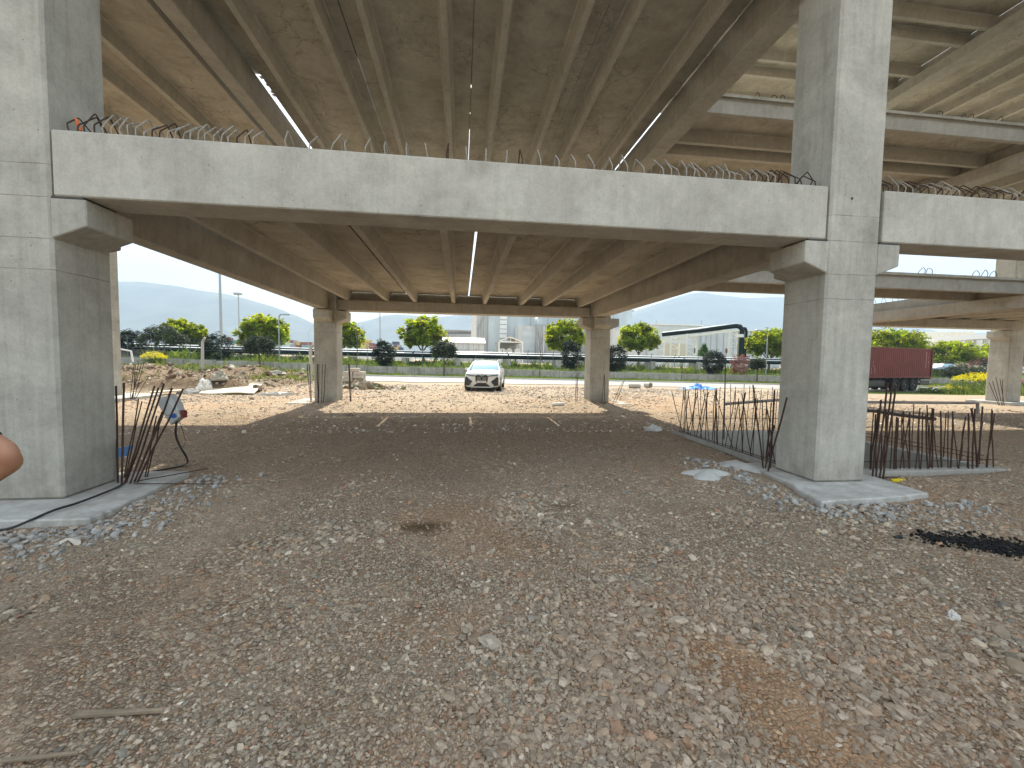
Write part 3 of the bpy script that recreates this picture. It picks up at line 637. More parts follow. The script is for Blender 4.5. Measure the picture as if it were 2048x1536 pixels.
# ------------------------------------------------------------------ footings
def poly_slab(poly, z0, z1, mb, jag=.0):
    mb.prism(poly, 'z', z0, z1); return mb
def jag(poly, n=6, a=.02):
    out = []
    for i in range(len(poly)):
        p, q = Vector(poly[i]), Vector(poly[(i+1) % len(poly)]); d = q-p; nn = Vector((-d.y, d.x)).normalized()
        for k in range(n): out.append(tuple(p+d*k/n + (nn*random.gauss(0, a) if k else Vector((0, 0)))))
    return out
def rod(parent, a, b, r=.009, mat='rust', name='rebar', bend=0):
    a, b = Vector(a), Vector(b)
    pts = [a, (a*2+b)/3+Vector((random.gauss(0, bend), random.gauss(0, bend), 0)), (a+b*2)/3+Vector((random.gauss(0, bend), random.gauss(0, bend), 0)), b] if bend else [a, b]
    return MB().tube(pts, r, 6).build(name, M[mat], parent, smooth=True, loc=a)
def footing(poly, z0=-.35, z1=0.0):
    c = Vector((sum(p[0] for p in poly)/len(poly), sum(p[1] for p in poly)/len(poly), z1))
    o = MB().prism(jag(poly, 8, .012), 'z', z0, z1).build('footing', M['foot'], bld, bevel=.015, loc=c)
    return o
fL = footing([(-6.3, 4.52), (-3.66, 4.50), (-3.62, 4.75), (-3.80, 6.3), (-6.2, 6.35)])
fR = footing([(4.28, 4.38), (6.02, 4.58), (6.12, 5.65), (5.75, 6.3), (4.62, 6.25), (4.55, 5.3)], z1=-.004)
fLF = footing([(-6.0, 15.05), (-3.75, 15.2), (-3.7, 16.9), (-6.0, 16.9)], z1=.05)
fRF = footing([(3.95, 15.3), (4.2, 14.75), (6.4, 15.0), (6.4, 16.9), (4.0, 16.9)], z1=.05)
# starter bars by the near west column
for (bx, by), (tx, ty), Yb, Yt, r in (
    ((236, 965), (232, 772), 5.75, 6.0, .011), ((243, 968), (248, 765), 5.62, 5.75, .0115), ((247, 958), (277, 797), 5.95, 6.5, .008),
    ((250, 955), (284, 803), 5.98, 6.55, .008), ((247, 962), (309, 772), 5.7, 5.9, .010), ((250, 958), (317, 775), 5.75, 5.98, .010),
    ((258, 955), (328, 768), 5.7, 5.8, .0105), ((266, 950), (344, 776), 5.75, 5.72, .0105), ((268, 950), (341, 782), 5.8, 6.1, .008),
    ((272, 948), (366, 778), 5.75, 5.6, .011), ((288, 925), (313, 832), 6.0, 6.0, .008), ((292, 915), (320, 838), 6.0, 6.05, .008)):
    a = at(bx, by, Y=Yb); a.z = min(a.z, 0.0)-.03; rod(fL, a, at(tx, ty, Y=Yt), r, bend=.008)
rod(fL, at(268, 967, Z=.02), at(425, 968, Z=.04), .006); rod(fL, at(275, 962, Z=.03), at(416, 937, Z=.15), .007)
# bars by the near east column
for (bx, by), (tx, ty), Yb, Yt, r in (((1527, 944), (1506, 770), 5.9, 6.3, .011), ((1529, 944), (1549, 850), 5.9, 5.95, .010), ((1535, 948), (1574, 795), 5.75, 5.45, .0125), ((1540, 940), (1549, 780), 5.9, 6.1, .013), ((1531, 942), (1541, 838), 5.95, 6.0, .009)):
    a = at(bx, by, Y=Yb); a.z = -.05; rod(fR, a, at(tx, ty, Y=Yt), r, bend=.004)
for (bx, by), (tx, ty) in (((1745, 950), (1762, 800)), ((1752, 948), (1775, 765)), ((1759, 957), (1785, 765)), ((1766, 957), (1792, 772))):
    a = at(bx, by, Y=5.35); a.z = -.05; rod(fR, a, at(tx, ty, Y=5.6), .0125, bend=.004)
# at the far columns
for ft, lst in ((fLF, ((636, 803, 635, 728, 14.95, 15.1, .017), (637, 803, 638, 728, 15.0, 15.05, .012), (643, 800, 645, 728, 15.1, 15.1, .009), (646, 803, 651, 728, 15.1, 15.15, .011), (621, 797, 614, 728, 15.4, 15.6, .011), (623, 797, 618, 727, 15.45, 15.5, .011), (701, 800, 697, 728, 15.4, 15.3, .017), (702, 800, 699, 727, 15.5, 15.6, .011), (622, 792, 620, 728, 16.3, 16.5, .008))),
                (fRF, ((1204, 808, 1208, 752, 14.9, 15.1, .009), (1210, 808, 1209, 748, 14.9, 15.0, .011), (1152, 803, 1152, 751, 15.3, 15.5, .009), (1154, 803, 1156, 745, 15.4, 15.5, .014), (1151, 802, 1153, 715, 15.6, 15.7, .006), (1225, 803, 1246, 763, 15.6, 15.9, .009), (1230, 805, 1249, 760, 15.6, 15.7, .010)))):
    for bx, by, tx, ty, ya, yb, r in lst:
        a = at(bx, by, Y=ya); a.z = 0; rod(ft, a, at(tx, ty, Y=yb), r, bend=.01)
cfe = footing([(pq.x-.3, 15.2), (pq.x+1.6, 15.2), (pq.x+1.6, 16.9), (pq.x-.3, 16.9)], z0=-.3, z1=.13)
for bx, by, tx, ty in ((2000, 808, 1985, 762), (2004, 808, 1992, 755), (2009, 808, 2000, 758), (1998, 806, 1978, 765), (2006, 807, 2005, 760)):
    a = at(bx, by, Y=15.3); a.z = 0; rod(cfe, a, at(tx, ty, Y=15.5), .011)
cfw = footing([(pw.x-1.6, 15.6), (pw.x+.9, 15.75), (pw.x+.9, 17.9), (pw.x-1.6, 17.9)], z0=-.3, z1=.12)
for bx, by, tx, ty in ((262, 793, 283, 727), (264, 793, 277, 725), (266, 794, 271, 728), (260, 793, 268, 730), (268, 794, 288, 725), (270, 792, 298, 752)):
    a = at(bx, by, Y=16.2); a.z = .05; rod(cfw, a, at(tx, ty, Y=16.5), .010)
# spilled mortar beside the east footing
def blob(cx, cy, rx_, ry_, h, name, mat, parent, seed=0, z0=None):
    vs = []; fs = []; nr, na = 7, 22
    for i in range(nr+1):
        for k in range(na):
            a = 2*math.pi*k/na; r = i/nr; rr = r*(1+.25*math.sin(a*3+seed)+.12*math.sin(a*5+seed*2))
            X_, Y_ = cx+rx_*rr*math.cos(a), cy+ry_*rr*math.sin(a)
            zz = float(Tz(X_, Y_)) if z0 is None else z0
            vs.append((X_, Y_, zz+h*(1-r*r)**1.0*(1+.25*mn.noise(Vector((X_*6, Y_*6, seed))))-.02*r+.004))
    for i in range(nr):
        for k in range(na): fs.append((i*na+k, i*na+(k+1) % na, (i+1)*na+(k+1) % na, (i+1)*na+k))
    return MB().add(vs, fs).build(name, mat, parent, smooth=True)
M['mortar'] = concrete('spilled mortar', (.42, .42, .40), (.55, .55, .53), .5, 0, seed=90, holes=.9)
sp = blob(3.55, 5.55, .34, .22, .07, 'mortar_spill', M['mortar'], None, 1); tag(sp, 'pale flat patch of spilled mortar on the gravel, left of the east footing', 'mortar spill')
sp = blob(4.45, 6.1, .38, .34, .10, 'mortar_spill', M['mortar'], None, 4); tag(sp, 'pale lumpy heap of spilled mortar between the stair pit and the east column base', 'mortar spill')

# ------------------------------------------------------------------ stair pit with starter bars
pit = empty('stair_pit', (PX0, PY0, 0), 'open concrete stair pit fringed with upright rusty rebar behind the east column', 'stair pit')
W = .2; zt, zb = .02, -1.5
for nm, a in (('pit_wall', (PX0, PX0+W, 6.02, PY1)), ('pit_wall', (PX0+W, PX1-W, PY1-W, PY1)), ('pit_wall', (PX1-W, PX1, PY0, PY1)), ('pit_wall', (5.72, PX1-W, PY0, PY0+W))):
    MB().box(a[0], a[1], a[2], a[3], zb, zt+random.uniform(0, .006)).build(nm, M['pit'], pit, bevel=.012)
MB().box(PX0+W, PX1-W, PY0+W, PY1-W, zb-.1, zb+.05).build('pit_floor', M['pit'], pit)
def pbar(x, y, h, dx=0, dy=0, r=.009, z0=0.0): rod(pit, (x, y, z0), (x+dx, y+dy, z0+h), r, bend=.006)
for k in range(19):
    y = 6.1+k*.168; pbar(PX0+.1+random.gauss(0, .03), y, random.uniform(.95, 1.15), random.gauss(.06, .09), random.gauss(0, .1), .008)
for k in range(12):
    pbar(PX0+.1, 6.15+k*.26, random.uniform(1.0, 1.12), random.gauss(.0, .16), random.gauss(0, .16), .007)
for k in range(22):
    x = PX0+.2+k*.15; pbar(x, PY1-.1+random.gauss(0, .03), random.uniform(1.0, 1.15), random.gauss(0, .05), random.gauss(0, .04), .007)
for k in range(24):
    x = PX0+1.0+k*.108+random.gauss(0, .03); pbar(x, PY0+.1+random.gauss(0, .03), random.uniform(.80, 1.02), random.gauss(.04, .04), random.gauss(.06, .05), random.choice((.009, .012)))
for k in range(14):
    x = PX0+1.1+k*.175; pbar(x, PY0+.12, random.uniform(.8, 1.0), random.gauss(.08, .05), random.gauss(.1, .05), .008)
for k in range(13):
    y = PY0+.3+k*.25; pbar(PX1-.1+random.gauss(0, .02), y, random.uniform(.72, .95), random.gauss(0, .05), random.gauss(0, .04), .008)
# horizontal ties
for x0, y0, x1, y1, z in ((PX0+.1, PY0+.3, PX0+.1, PY1-.1, .04), (PX0+.02, PY0+.5, PX0+.02, PY1, .03), (PX0+.3, PY1-.1, PX1-.2, PY1-.1, .33), (PX0+.9, PY0+.14, PX1, PY0+.14, .14), (PX1-.1, PY0+.2, PX1-.1, PY1-.2, .12), (PX1-.16, PY0+.2, PX1-.1, PY1-.2, .2), (PX0+.8, PY0-.02, PX0+2.6, PY0-.55, -.02)):
    rod(pit, (x0, y0, z), (x1, y1, z+random.uniform(-.02, .03)), .006, bend=.02, name='tie_bar')
M['pipe'] = simple('dusty grey pipe', (.22, .20, .18), .6, var=.3, vscale=6)
a1, b1 = at(1448, 808, Y=8.6), at(1556, 800, Y=8.2); a2, b2 = at(1700, 804, Y=8.2), at(1955, 806, Y=8.3)
o = MB().tube([a1, b1, a2, b2-Vector((.1, 0, 0)), b2, b2+Vector((.06, .02, -.25))], .032, 8).build('conduit', M['pipe'], pit, smooth=True)
rod(pit, at(1451, 808, Y=8.6)-Vector((0, 0, .8)), at(1451, 722, Y=8.6), .012, 'darksteel', 'post')
o = MB().tube([at(1700, 820, Y=10.3), at(1750, 822, Y=10.3), at(1800, 830, Y=10.2), at(1870, 838, Y=10)], .05, 8).build('hose', M['black'], None, smooth=True)
tag(o, 'thick dark hose lying on the gravel beyond the rebar of the stair pit', 'hose')

# small cast-in details
def disc(c, nrm, r, th, name, mat, parent):
    c = Vector(c); nrm = Vector(nrm); return MB().tube([c, c+nrm*th], r, 14).build(name, mat, parent, loc=c)
for px, py in ((1704, 397),): q = at(px, py, Y=YN-.001); disc(q, (0, -1, 0), .018, .004, 'tie_hole', M['darksteel'], cR)
q = at(152, 238, Y=5.3); tp_ = MB().tube([q, q+Vector((.012, 0, -.05)), q+Vector((.03, .02, -.11))], .017, 8).build('tape', simple('orange tape', (.75, .16, .03), .5), near)
for x0, x1, zc in ((-4.39, -4.08, Z1-.012), (4.6, 4.88, Z1-.012), (5.67, 5.95, Z1-.012)): MB().box(x0, x1, YN+.012, YN+.45, zc-.011, zc+.011).build('bearing_pad', M['darksteel'], bld)
def gat(px, py, far=400):
    """where the line of sight meets the terrain"""
    d = FW + RT*((px-1024)/FPX) + DN*((py-768)/FPX); s = 1.0
    while s < far:
        p = C0+d*s
        if p.z <= float(Tz(p.x, p.y)): break
        s *= 1.004
    return Vector((p.x, p.y, float(Tz(p.x, p.y))))
# ------------------------------------------------------------------ socket box, cable, offcuts by the west column
M['boxgrey'] = simple('grey box plastic', (.42, .44, .43), .45, var=.08)
M['blue'] = simple('blue plastic', (.02, .09, .38), .4)
M['maroon'] = simple('dark red plastic', (.16, .03, .025), .5)
q = at(345, 820, Y=5.95)
bx = empty('power_box', q, 'grey socket box with blue oval badge, tilted among rebar by the west column', 'power box')
ux = (RT*.93+Vector((0, 0, 1))*.12).normalized(); uz = Vector((-.26, 0, 1)).normalized(); uy = uz.cross(ux)
uxx = (uz.cross(Vector((.25, .97, 0)))).normalized()*-1; uyy = uz.cross(uxx)
def bl(a, b_, c): return q+uxx*a+uyy*b_+uz*c
def hexa(pts8): return MB().add(pts8, [(0,3,2,1),(4,5,6,7),(0,1,5,4),(1,2,6,5),(2,3,7,6),(3,0,4,7)])
sg = -1 if uyy.y > 0 else 1
F = lambda a, c, dpt: bl(a, dpt*sg, c)
pr = [(-.10, .19), (.07, .19), (.125, .06), (.125, -.115), (-.005, -.17), (-.035, -.19), (-.075, -.07), (-.12, .10)]
mb = MB(); n = len(pr); mb.add([F(a, c, .06) for a, c in pr]+[F(a, c, -.06) for a, c in pr], [tuple(range(n)), tuple(range(n, 2*n))[::-1]]+[(i, n+i, n+(i+1) % n, (i+1) % n) for i in range(n)])
mb.build('case', M['boxgrey'], bx, bevel=.008)
mb = MB(); mb.add([F(-.06, .17, .062), F(.05, .17, .062), F(.105, .05, .062), F(.105, -.06, .062), F(-.045, -.06, .062), F(-.085, .07, .062), F(-.055, .16, .075), F(.045, .16, .075), F(.095, .045, .075), F(.095, -.05, .075), F(-.04, -.05, .075), F(-.075, .07, .075)],
    [(6,7,8,9,10,11)]+[(i, (i+1) % 6, 6+(i+1) % 6, 6+i) for i in range(6)]); mb.build('cover', M['boxgrey'], bx, bevel=.004)
mb = MB(); el = [F(.06+.042*math.cos(a), -.083+.026*math.sin(a), .0635) for a in np.linspace(0, 2*math.pi, 20, endpoint=False)]; el2 = [p+(F(0, 0, .006)-F(0, 0, 0)) for p in el]
mb.add(el+el2, [tuple(range(20, 40))]+[(i, (i+1) % 20, 20+(i+1) % 20, 20+i) for i in range(20)]); mb.build('oval_badge', M['blue'], bx)
mb = MB(); mb.obox(F(.143, -.085, .0), (F(.022, -.010, 0)-q), (F(0, 0, .032)-q), (F(.014, .045, 0)-q)); mb.build('socket', M['maroon'], bx, bevel=.004)
cb = [F(.03, -.16, .02)]+[at(a, b_, Y=y) for a, b_, y in ((350, 868, 6.0), (358, 890, 6.05), (371, 910, 6.1))]+[gat(a, b_)+Vector((0, 0, .03)) for a, b_ in ((377, 928), (368, 936), (345, 940), (300, 948), (270, 960))]
cb += [Vector((p.x, p.y, .03)) for p in (at(235, 975, Z=.03), at(190, 993, Z=.03), at(150, 1008, Z=.03), at(110, 1019, Z=.03))]+[at(62, 1040, Y=4.47), at(20, 1058, Y=4.40), gat(-10, 1068)+Vector((0, 0, .03)), gat(-90, 1100)+Vector((0, 0, .03))]
# smooth it
def smooth(pts, it=2):
    for _ in range(it):
        o_ = [pts[0]]
        for a, b_ in zip(pts[:-1], pts[1:]): o_ += [a*.75+b_*.25, a*.25+b_*.75]
        pts = o_+[pts[-1]]
    return pts
o = MB().tube(smooth(cb), .013, 8).build('power_cable', M['black'], None, smooth=True); tag(o, 'thick black power cable trailing from the tilted socket box across the west footing', 'cable')
thin = [F(.05, -.16, 0), at(368, 870, Y=6.1), at(372, 885, Y=6.15), at(362, 900, Y=6.1)]
MB().tube(smooth([p for p in thin]), .003, 5).build('loose_wire', M['rust'], bx, smooth=True)
q2 = at(251, 900, Y=6.4); o = MB().add([q2+Vector(v_) for v_ in ((-.1, 0, .03), (.09, .03, .06), (.0, .02, -.09), (-.1, 0, -.11), (-.1, .01, .03), (.09, .04, .06), (.0, .03, -.09), (-.1, .01, -.11))], [(0,1,2,3), (7,6,5,4), (0,4,5,1), (1,5,6,2), (2,6,7,3), (3,7,4,0)]).build('blue_offcut', simple('sky blue sheet', (.10, .24, .52), .5), None)
tag(o, 'torn piece of blue sheet caught behind the rebar by the west column', 'plastic scrap')
M['wood'] = simple('weathered wood', (.24, .19, .13), .85, bump=.5, bscale=25, var=.3, vscale=9)
def plank(p, q_, w0, w1, th, lab, name='wood_plank', mat='wood'):
    p, q_ = Vector(p), Vector(q_); d = (q_-p).normalized(); s_ = d.cross(Vector((0, 0, 1))).normalized(); up = Vector((0, 0, th))
    mid = (p+q_)/2
    vs = [p-s_*w0/2, q_-s_*w1/2, q_+s_*w1/2, p+s_*w0/2]; vs += [v_+up for v_ in vs]
    o = MB().add(vs, [(0,3,2,1),(4,5,6,7),(0,1,5,4),(1,2,6,5),(2,3,7,6),(3,0,4,7)]).build(name, M[mat], None, bevel=.003, loc=mid)
    return tag(o, lab, 'plank')
u_ = Vector((0, 0, .012))
plank(gat(150, 1440)+u_, gat(328, 1431)+u_, .032, .014, .02, 'short split wooden plank lying alone on the gravel at bottom left')
plank(gat(2, 1530)+u_, gat(158, 1514)+u_, .02, .012, .014, 'thin wood strip in the bottom left corner of the photo')
M['bag'] = simple('crumpled plastic', (.62, .62, .6), .5, var=.15, vscale=8)
def crumple(px, py, rx_, ry_, h, name, mat, lab, cat, seed=0, rot=0):
    c = gat(px, py); vs = []; fs = []; n_, m_ = 12, 9
    for i in range(m_+1):
        for k in range(n_):
            a = 2*math.pi*k/n_+rot; r = math.sin(math.pi/2*i/m_); z = math.cos(math.pi/2*i/m_)
            nz = mn.noise(Vector((math.cos(a)*1.7*r+seed, math.sin(a)*1.7*r, z*2+seed)))*.5+mn.noise(Vector((math.cos(a)*4*r+seed, math.sin(a)*4*r, z*5)))*.3
            k_ = 1+nz; vs.append((c.x+rx_*r*math.cos(a)*k_, c.y+ry_*r*math.sin(a)*k_, c.z-.01+h*z*max(.2, 1+nz*1.2)))
    for i in range(m_):
        for k in range(n_): fs.append((i*n_+k, i*n_+(k+1) % n_, (i+1)*n_+(k+1) % n_, (i+1)*n_+k))
    o = MB().add(vs, fs).build(name, mat, None, loc=c); return tag(o, lab, cat)
crumple(1306, 861, .22, .14, .13, 'plastic_bag', M['bag'], 'crumpled white plastic bag on the shaded gravel left of the stair pit', 'plastic bag', 3)
M['wrock'] = simple('white stone', (.6, .58, .54), .85, bump=.5, bscale=20, var=.1)
crumple(1908, 1238, .045, .033, .05, 'white_stone', M['wrock'], 'single white stone on the gravel at lower right', 'stone', 8)
crumple(1797, 1075, .05, .03, .03, 'black_scrap', M['black'], 'small black scrap on the gravel left of the asphalt crumbs', 'scrap', 9)
crumple(1795, 963, .11, .045, .045, 'yellow_glove', simple('yellow glove', (.62, .5, .02), .7), 'bright yellow work glove lying beside the east footing', 'glove', 5)
# broken pale lid
c = gat(135, 1092); vs = []; n_ = 16
for k in range(n_+1):
    a = -.15+math.pi*1.05*k/n_; vs += [(c.x+.10*math.cos(a), c.y+.05*math.sin(a), c.z+.005+.045*math.sin(a)), (c.x+.065*math.cos(a), c.y+.02*math.sin(a), c.z+.005+.055*math.sin(a)), (c.x+.10*math.cos(a), c.y+.05*math.sin(a), c.z-.004+.045*math.sin(a)), (c.x+.065*math.cos(a), c.y+.02*math.sin(a), c.z-.004+.055*math.sin(a))]
fs = []
for k in range(n_): i = k*4; fs += [(i, i+4, i+5, i+1), (i+2, i+3, i+7, i+6), (i, i+2, i+6, i+4), (i+1, i+5, i+7, i+3)]
i = 4*n_; cc = len(vs); vs += [(c.x, c.y+.005, c.z+.05)]; fs += [(k*4+1, k*4+5, cc) for k in range(n_)]
o = MB().add(vs, fs).build('broken_lid', simple('pale lid', (.55, .5, .42), .5, var=.2), None, loc=c); tag(o, 'broken pale half-round lid on the gravel below the west footing', 'lid')
# ------------------------------------------------------------------ yard clutter further off
o = MB().tube([gat(1104, 812)+Vector((0, 0, .05)), gat(1128, 811)+Vector((0, 0, .05))], .055, 12).build('plastic_pipe', M['white'], None, smooth=True); tag(o, 'short white plastic pipe on the sunlit gravel left of the far column', 'pipe')
M['cpipe'] = simple('concrete pipe', (.40, .38, .33), .85, bump=.3, var=.12)
def ring_pipe(a, b_, r, th, lab):
    a, b_ = Vector(a), Vector(b_); d = (b_-a).normalized(); s_ = d.cross(Vector((0, 0, 1))).normalized(); u = s_.cross(d); n_ = 20; vs = []
    for p_, rr in ((a, r), (b_, r), (b_, r-th), (a, r-th)):
        for k in range(n_): t_ = 2*math.pi*k/n_; vs.append(p_+(s_*math.cos(t_)+u*math.sin(t_))*rr)
    fs = [(j*n_+k, j*n_+(k+1) % n_, ((j+1) % 4)*n_+(k+1) % n_, ((j+1) % 4)*n_+k) for j in range(4) for k in range(n_)]
    o = MB().add(vs, fs).build('concrete_pipe', M['cpipe'], None, smooth=True, loc=a); return tag(o, lab, 'pipe', 'concrete pipes by the road')
p1, p2 = gat(1301, 776), gat(1283, 773); z_ = Vector((0, 0, .2)); ring_pipe(p1+z_, Vector((p2.x-.3, p1.y+.5, p2.z))+z_, .2, .04, 'pale concrete pipe with its open end facing right, by the road')
p3 = gat(1281, 777); ring_pipe(p3+Vector((0, 0, .16)), p3+Vector((-.75, .3, .16)), .17, .035, 'shorter concrete pipe left of the open-ended one, by the road')
M['tarp'] = simple('blue tarpaulin', (.03, .22, .62), .45, var=.25, vscale=2)
tc_ = gat(1400, 779); n_ = 26; vs = []; fs = []
for i in range(n_):
    for j in range(12):
        X_ = tc_.x-1.25+2.6*i/(n_-1); Y_ = tc_.y-.3+1.3*j/11; e_ = math.sin(math.pi*i/(n_-1))*math.sin(math.pi*(j+.3)/11.6)
        vs.append((X_+.12*mn.noise(Vector((X_, Y_*2, 0))), Y_+.25*mn.noise(Vector((X_*1.3, 4, 0))), float(Tz(X_, Y_))+.015+max(0, e_)*(.22+.3*mn.noise(Vector((X_*2.1, Y_*2.1, 3)))+.18*mn.noise(Vector((X_*6, Y_*6, 1))))))
for i in range(n_-1):
    for j in range(11): fs.append((i*12+j, (i+1)*12+j, (i+1)*12+j+1, i*12+j+1))
o = MB().add(vs, fs).build('tarpaulin', M['tarp'], None, loc=tc_); tag(o, 'crumpled bright blue tarpaulin lying at the roadside', 'tarpaulin')
o.modifiers.new('t', 'SOLIDIFY').thickness = .008
# pallet with kerb blocks
M['block'] = simple('concrete block', (.46, .42, .36), .9, bump=.3, var=.12)
pc = gat(706, 768); pc.y += .5; pl = empty('block_stack', pc, 'wooden pallet stacked with pale concrete kerb blocks beside the far west column', 'block stack')
for i in range(3): MB().box(pc.x-.62, pc.x+.6, pc.y-.5+.42*i, pc.y-.38+.42*i, pc.z, pc.z+.1).build('pallet_runner', M['wood'], pl)
MB().box(pc.x-.65, pc.x+.63, pc.y-.52, pc.y+.5, pc.z+.102, pc.z+.13).build('pallet_deck', M['wood'], pl)
for r_ in range(4):
    zz = pc.z+.135+r_*.205; k = 0
    for i in range(2 if r_ < 3 else 1):
        for j in range(3):
            x0 = pc.x-.6+i*.6+random.uniform(-.02, .02)+(.2 if r_ == 3 else 0); y0 = pc.y-.48+j*.32
            if r_ == 3 and j == 0: x0 += .2
            if r_ == 0 and i == 1 and j == 0: continue
            MB().box(x0, x0+.56, y0, y0+.28, zz, zz+.195).build('kerb_block', M['block'], pl, bevel=.015)
# rubble heap by the pallet
hx = gat(740, 778); n = 260; x_ = rng.normal(hx.x-.3, .75, n); y_ = rng.normal(hx.y+.2, .4, n); r2 = ((x_-hx.x+.3)/.8)**2+((y_-hx.y-.2)/.45)**2
z_ = Tz(x_, y_)+.34*np.exp(-r2*.7); s_ = .10*np.exp(rng.normal(0, .45, n)); tn = np.array([(.34, .27, .2), (.44, .4, .34), (.2, .15, .1), (.22, .24, .12)])[rng.integers(0, 4, n)]*rng.uniform(.7, 1.2, (n, 1))
rh = scatter('rubble heap', np.stack([x_, y_, z_], 1), np.stack([s_*2, s_*1.7, s_*1.8], 1), tn, .8); tag(rh, 'low heap of rubble and roots in front of the kerb block stack', 'rubble')
# fallen sheets west of the yard
M['sheet'] = simple('cream panel', (.58, .54, .43), .6, var=.14, vscale=1.5)
def sheet(corners, th, name, lab, cat, rim=0, mat='sheet'):
    cs = [Vector(c_) for c_ in corners]; c0 = sum(cs, Vector())/4; m = MB(); n_ = 10
    top = []
    for i in range(n_+1):
        for j in range(n_+1):
            u, v_ = i/n_, j/n_; p_ = cs[0]*(1-u)*(1-v_)+cs[1]*u*(1-v_)+cs[2]*u*v_+cs[3]*(1-u)*v_
            p_ = p_+Vector((0, 0, .05*mn.noise(Vector((p_.x*1.1, p_.y*1.1, 2)))))
            if i in (0, n_) or j in (0, n_): p_ += Vector((random.gauss(0, .02), random.gauss(0, .02), 0))
            top.append(p_)
    k = n_+1; m.add(top, [(i*k+j, (i+1)*k+j, (i+1)*k+j+1, i*k+j+1) for i in range(n_) for j in range(n_)])
    o = m.build(name, M[mat], None, loc=c0); s_ = o.modifiers.new('t', 'SOLIDIFY'); s_.thickness = th; s_.offset = 1
    tag(o, lab, cat); return o
a, b_, c_, d_ = gat(398, 789), gat(508, 790), gat(527, 770), gat(425, 766)
def lift(p, z): return Vector((p.x, p.y, z))
c2 = at(525, 768, Y=20.6); d2 = at(428, 765, Y=21.2)
sh = sheet([lift(a, a.z+.04), lift(b_, b_.z+.04), c2, d2], .04, 'fallen_panel', 'large cream wall panel with cracked edges lying on the dug soil', 'panel')
MB().bar(d2, c2, .09, .12).build('edge_profile', M['sheet'], sh); 
for p_, q_ in (((420, 779), (452, 773)), ((488, 780), (508, 774))):
    g1, g2 = at(*p_, Y=19.9), at(*q_, Y=20.4); MB().bar(g1+Vector((0,0,.03)), g2+Vector((0,0,.03)), .14, .03).build('torn_slit', M['rust'], sh)
a, b_ = at(246, 789, Y=19.0), at(371, 769, Y=21.5)
o = MB().bar(a, b_, .42, .06).bar(a+Vector((.0, .2, .05)), b_+Vector((0, .2, .05)), .05, .1).build('cream_profile', M['sheet'], None, loc=a); tag(o, 'long cream metal profile propped across the trench', 'metal profile')
a, b_ = gat(300, 790), gat(366, 788); o = MB().bar(a+Vector((0, 0, .1)), b_+Vector((0, 0, .16)), .55, .05).build('cream_strip', M['sheet'], None, loc=a); tag(o, 'short cream panel strip in front of the propped profile', 'panel')
crumple(410, 784, .26, .3, .45, 'plastic_wrap', M['white'], 'white plastic wrap standing up at the left end of the fallen panel', 'plastic wrap', 12)
crumple(437, 762, .36, .3, .38, 'concrete_lump', M['cpipe'], 'pale broken concrete lump on the soil behind the fallen panel', 'concrete lump', 14)
crumple(548, 791, .6, .18, .14, 'white_bag', M['bag'], 'flat white bag at the foot of the soil heap', 'bag', 17)
crumple(382, 788, .5, .2, .2, 'foam_scrap', M['bag'], 'pale foam scraps between the strip and the fallen panel', 'foam scrap', 19)
crumple(548, 749, .7, .4, .22, 'pale_slab', M['cpipe'], 'small pale slab half buried on top of the soil heap', 'slab', 22)

# ------------------------------------------------------------------ white car
M['carw'] = simple('pearl white car paint', (.74, .74, .73), .18, spec=.6)
mc, t_, b__ = newmat('car glass'); b__.inputs['Metallic'].default_value = .75; b__.inputs['Base Color'].default_value = (.26, .44, .54, 1); b__.inputs['Roughness'].default_value = .07; b__.inputs['Specular IOR Level'].default_value = 1.0; b__.inputs['IOR'].default_value = 1.9; M['glass'] = mc  # blue of the reflected sky put into the base tint
M['gloss'] = simple('gloss black trim', (.012, .012, .014), .25); M['tyre'] = simple('tyre rubber', (.025, .024, .022), .9, var=.3); M['rim'] = simple('dark alloy', (.12, .12, .125), .35, metal=.7)
M['lamp'] = simple('headlight lens', (.10, .14, .17), .12, spec=.8); M['chrome'] = simple('grey titanium', (.14, .14, .13), .35, metal=.5)
cr_ = empty('white_car', (0, 0, 0), 'white electric SUV with tall black twin grille parked facing the deck at the roadside', 'car')
st = [(0.0, .70, .60, .30, .80, .85), (.05, .82, .72, .25, .90, .955), (.16, .90, .80, .23, .97, 1.03), (.45, .96, .87, .23, 1.02, 1.08), (.9, .983, .9, .23, 1.06, 1.12), (1.35, .98, .90, .23, 1.09, 1.17), (2.6, .975, .90, .23, 1.11, 1.18), (3.9, .985, .91, .23, 1.14, 1.2), (4.5, .95, .86, .28, 1.15, 1.2), (4.85, .88, .78, .38, 1.05, 1.12), (4.95, .80, .70, .45, .98, 1.0)]
vs = []; fs = []
for (y, hw, hs, zb_, zs_, zt_) in st:
    half = [(0, zb_), (hw*.85, zb_), (hw*.97, zb_+.08), (hw, zb_+.3), (hw*.99, zs_-.16), (hs+.03, zs_-.03), (hs-.04, zs_+.015), (hs*.55, zt_-.012), (0, zt_)]
    ring = half+[(-a, b_) for a, b_ in half[-2:0:-1]]
    vs += [(a, y, b_) for a, b_ in ring]
k = len(ring)
for i in range(len(st)-1):
    for j in range(k): fs.append((i*k+j, i*k+(j+1) % k, (i+1)*k+(j+1) % k, (i+1)*k+j))
fs += [tuple(range(k)), tuple(range((len(st)-1)*k, len(st)*k))]
body = MB().add(vs, fs).build('body', M['carw'], cr_, smooth=True)
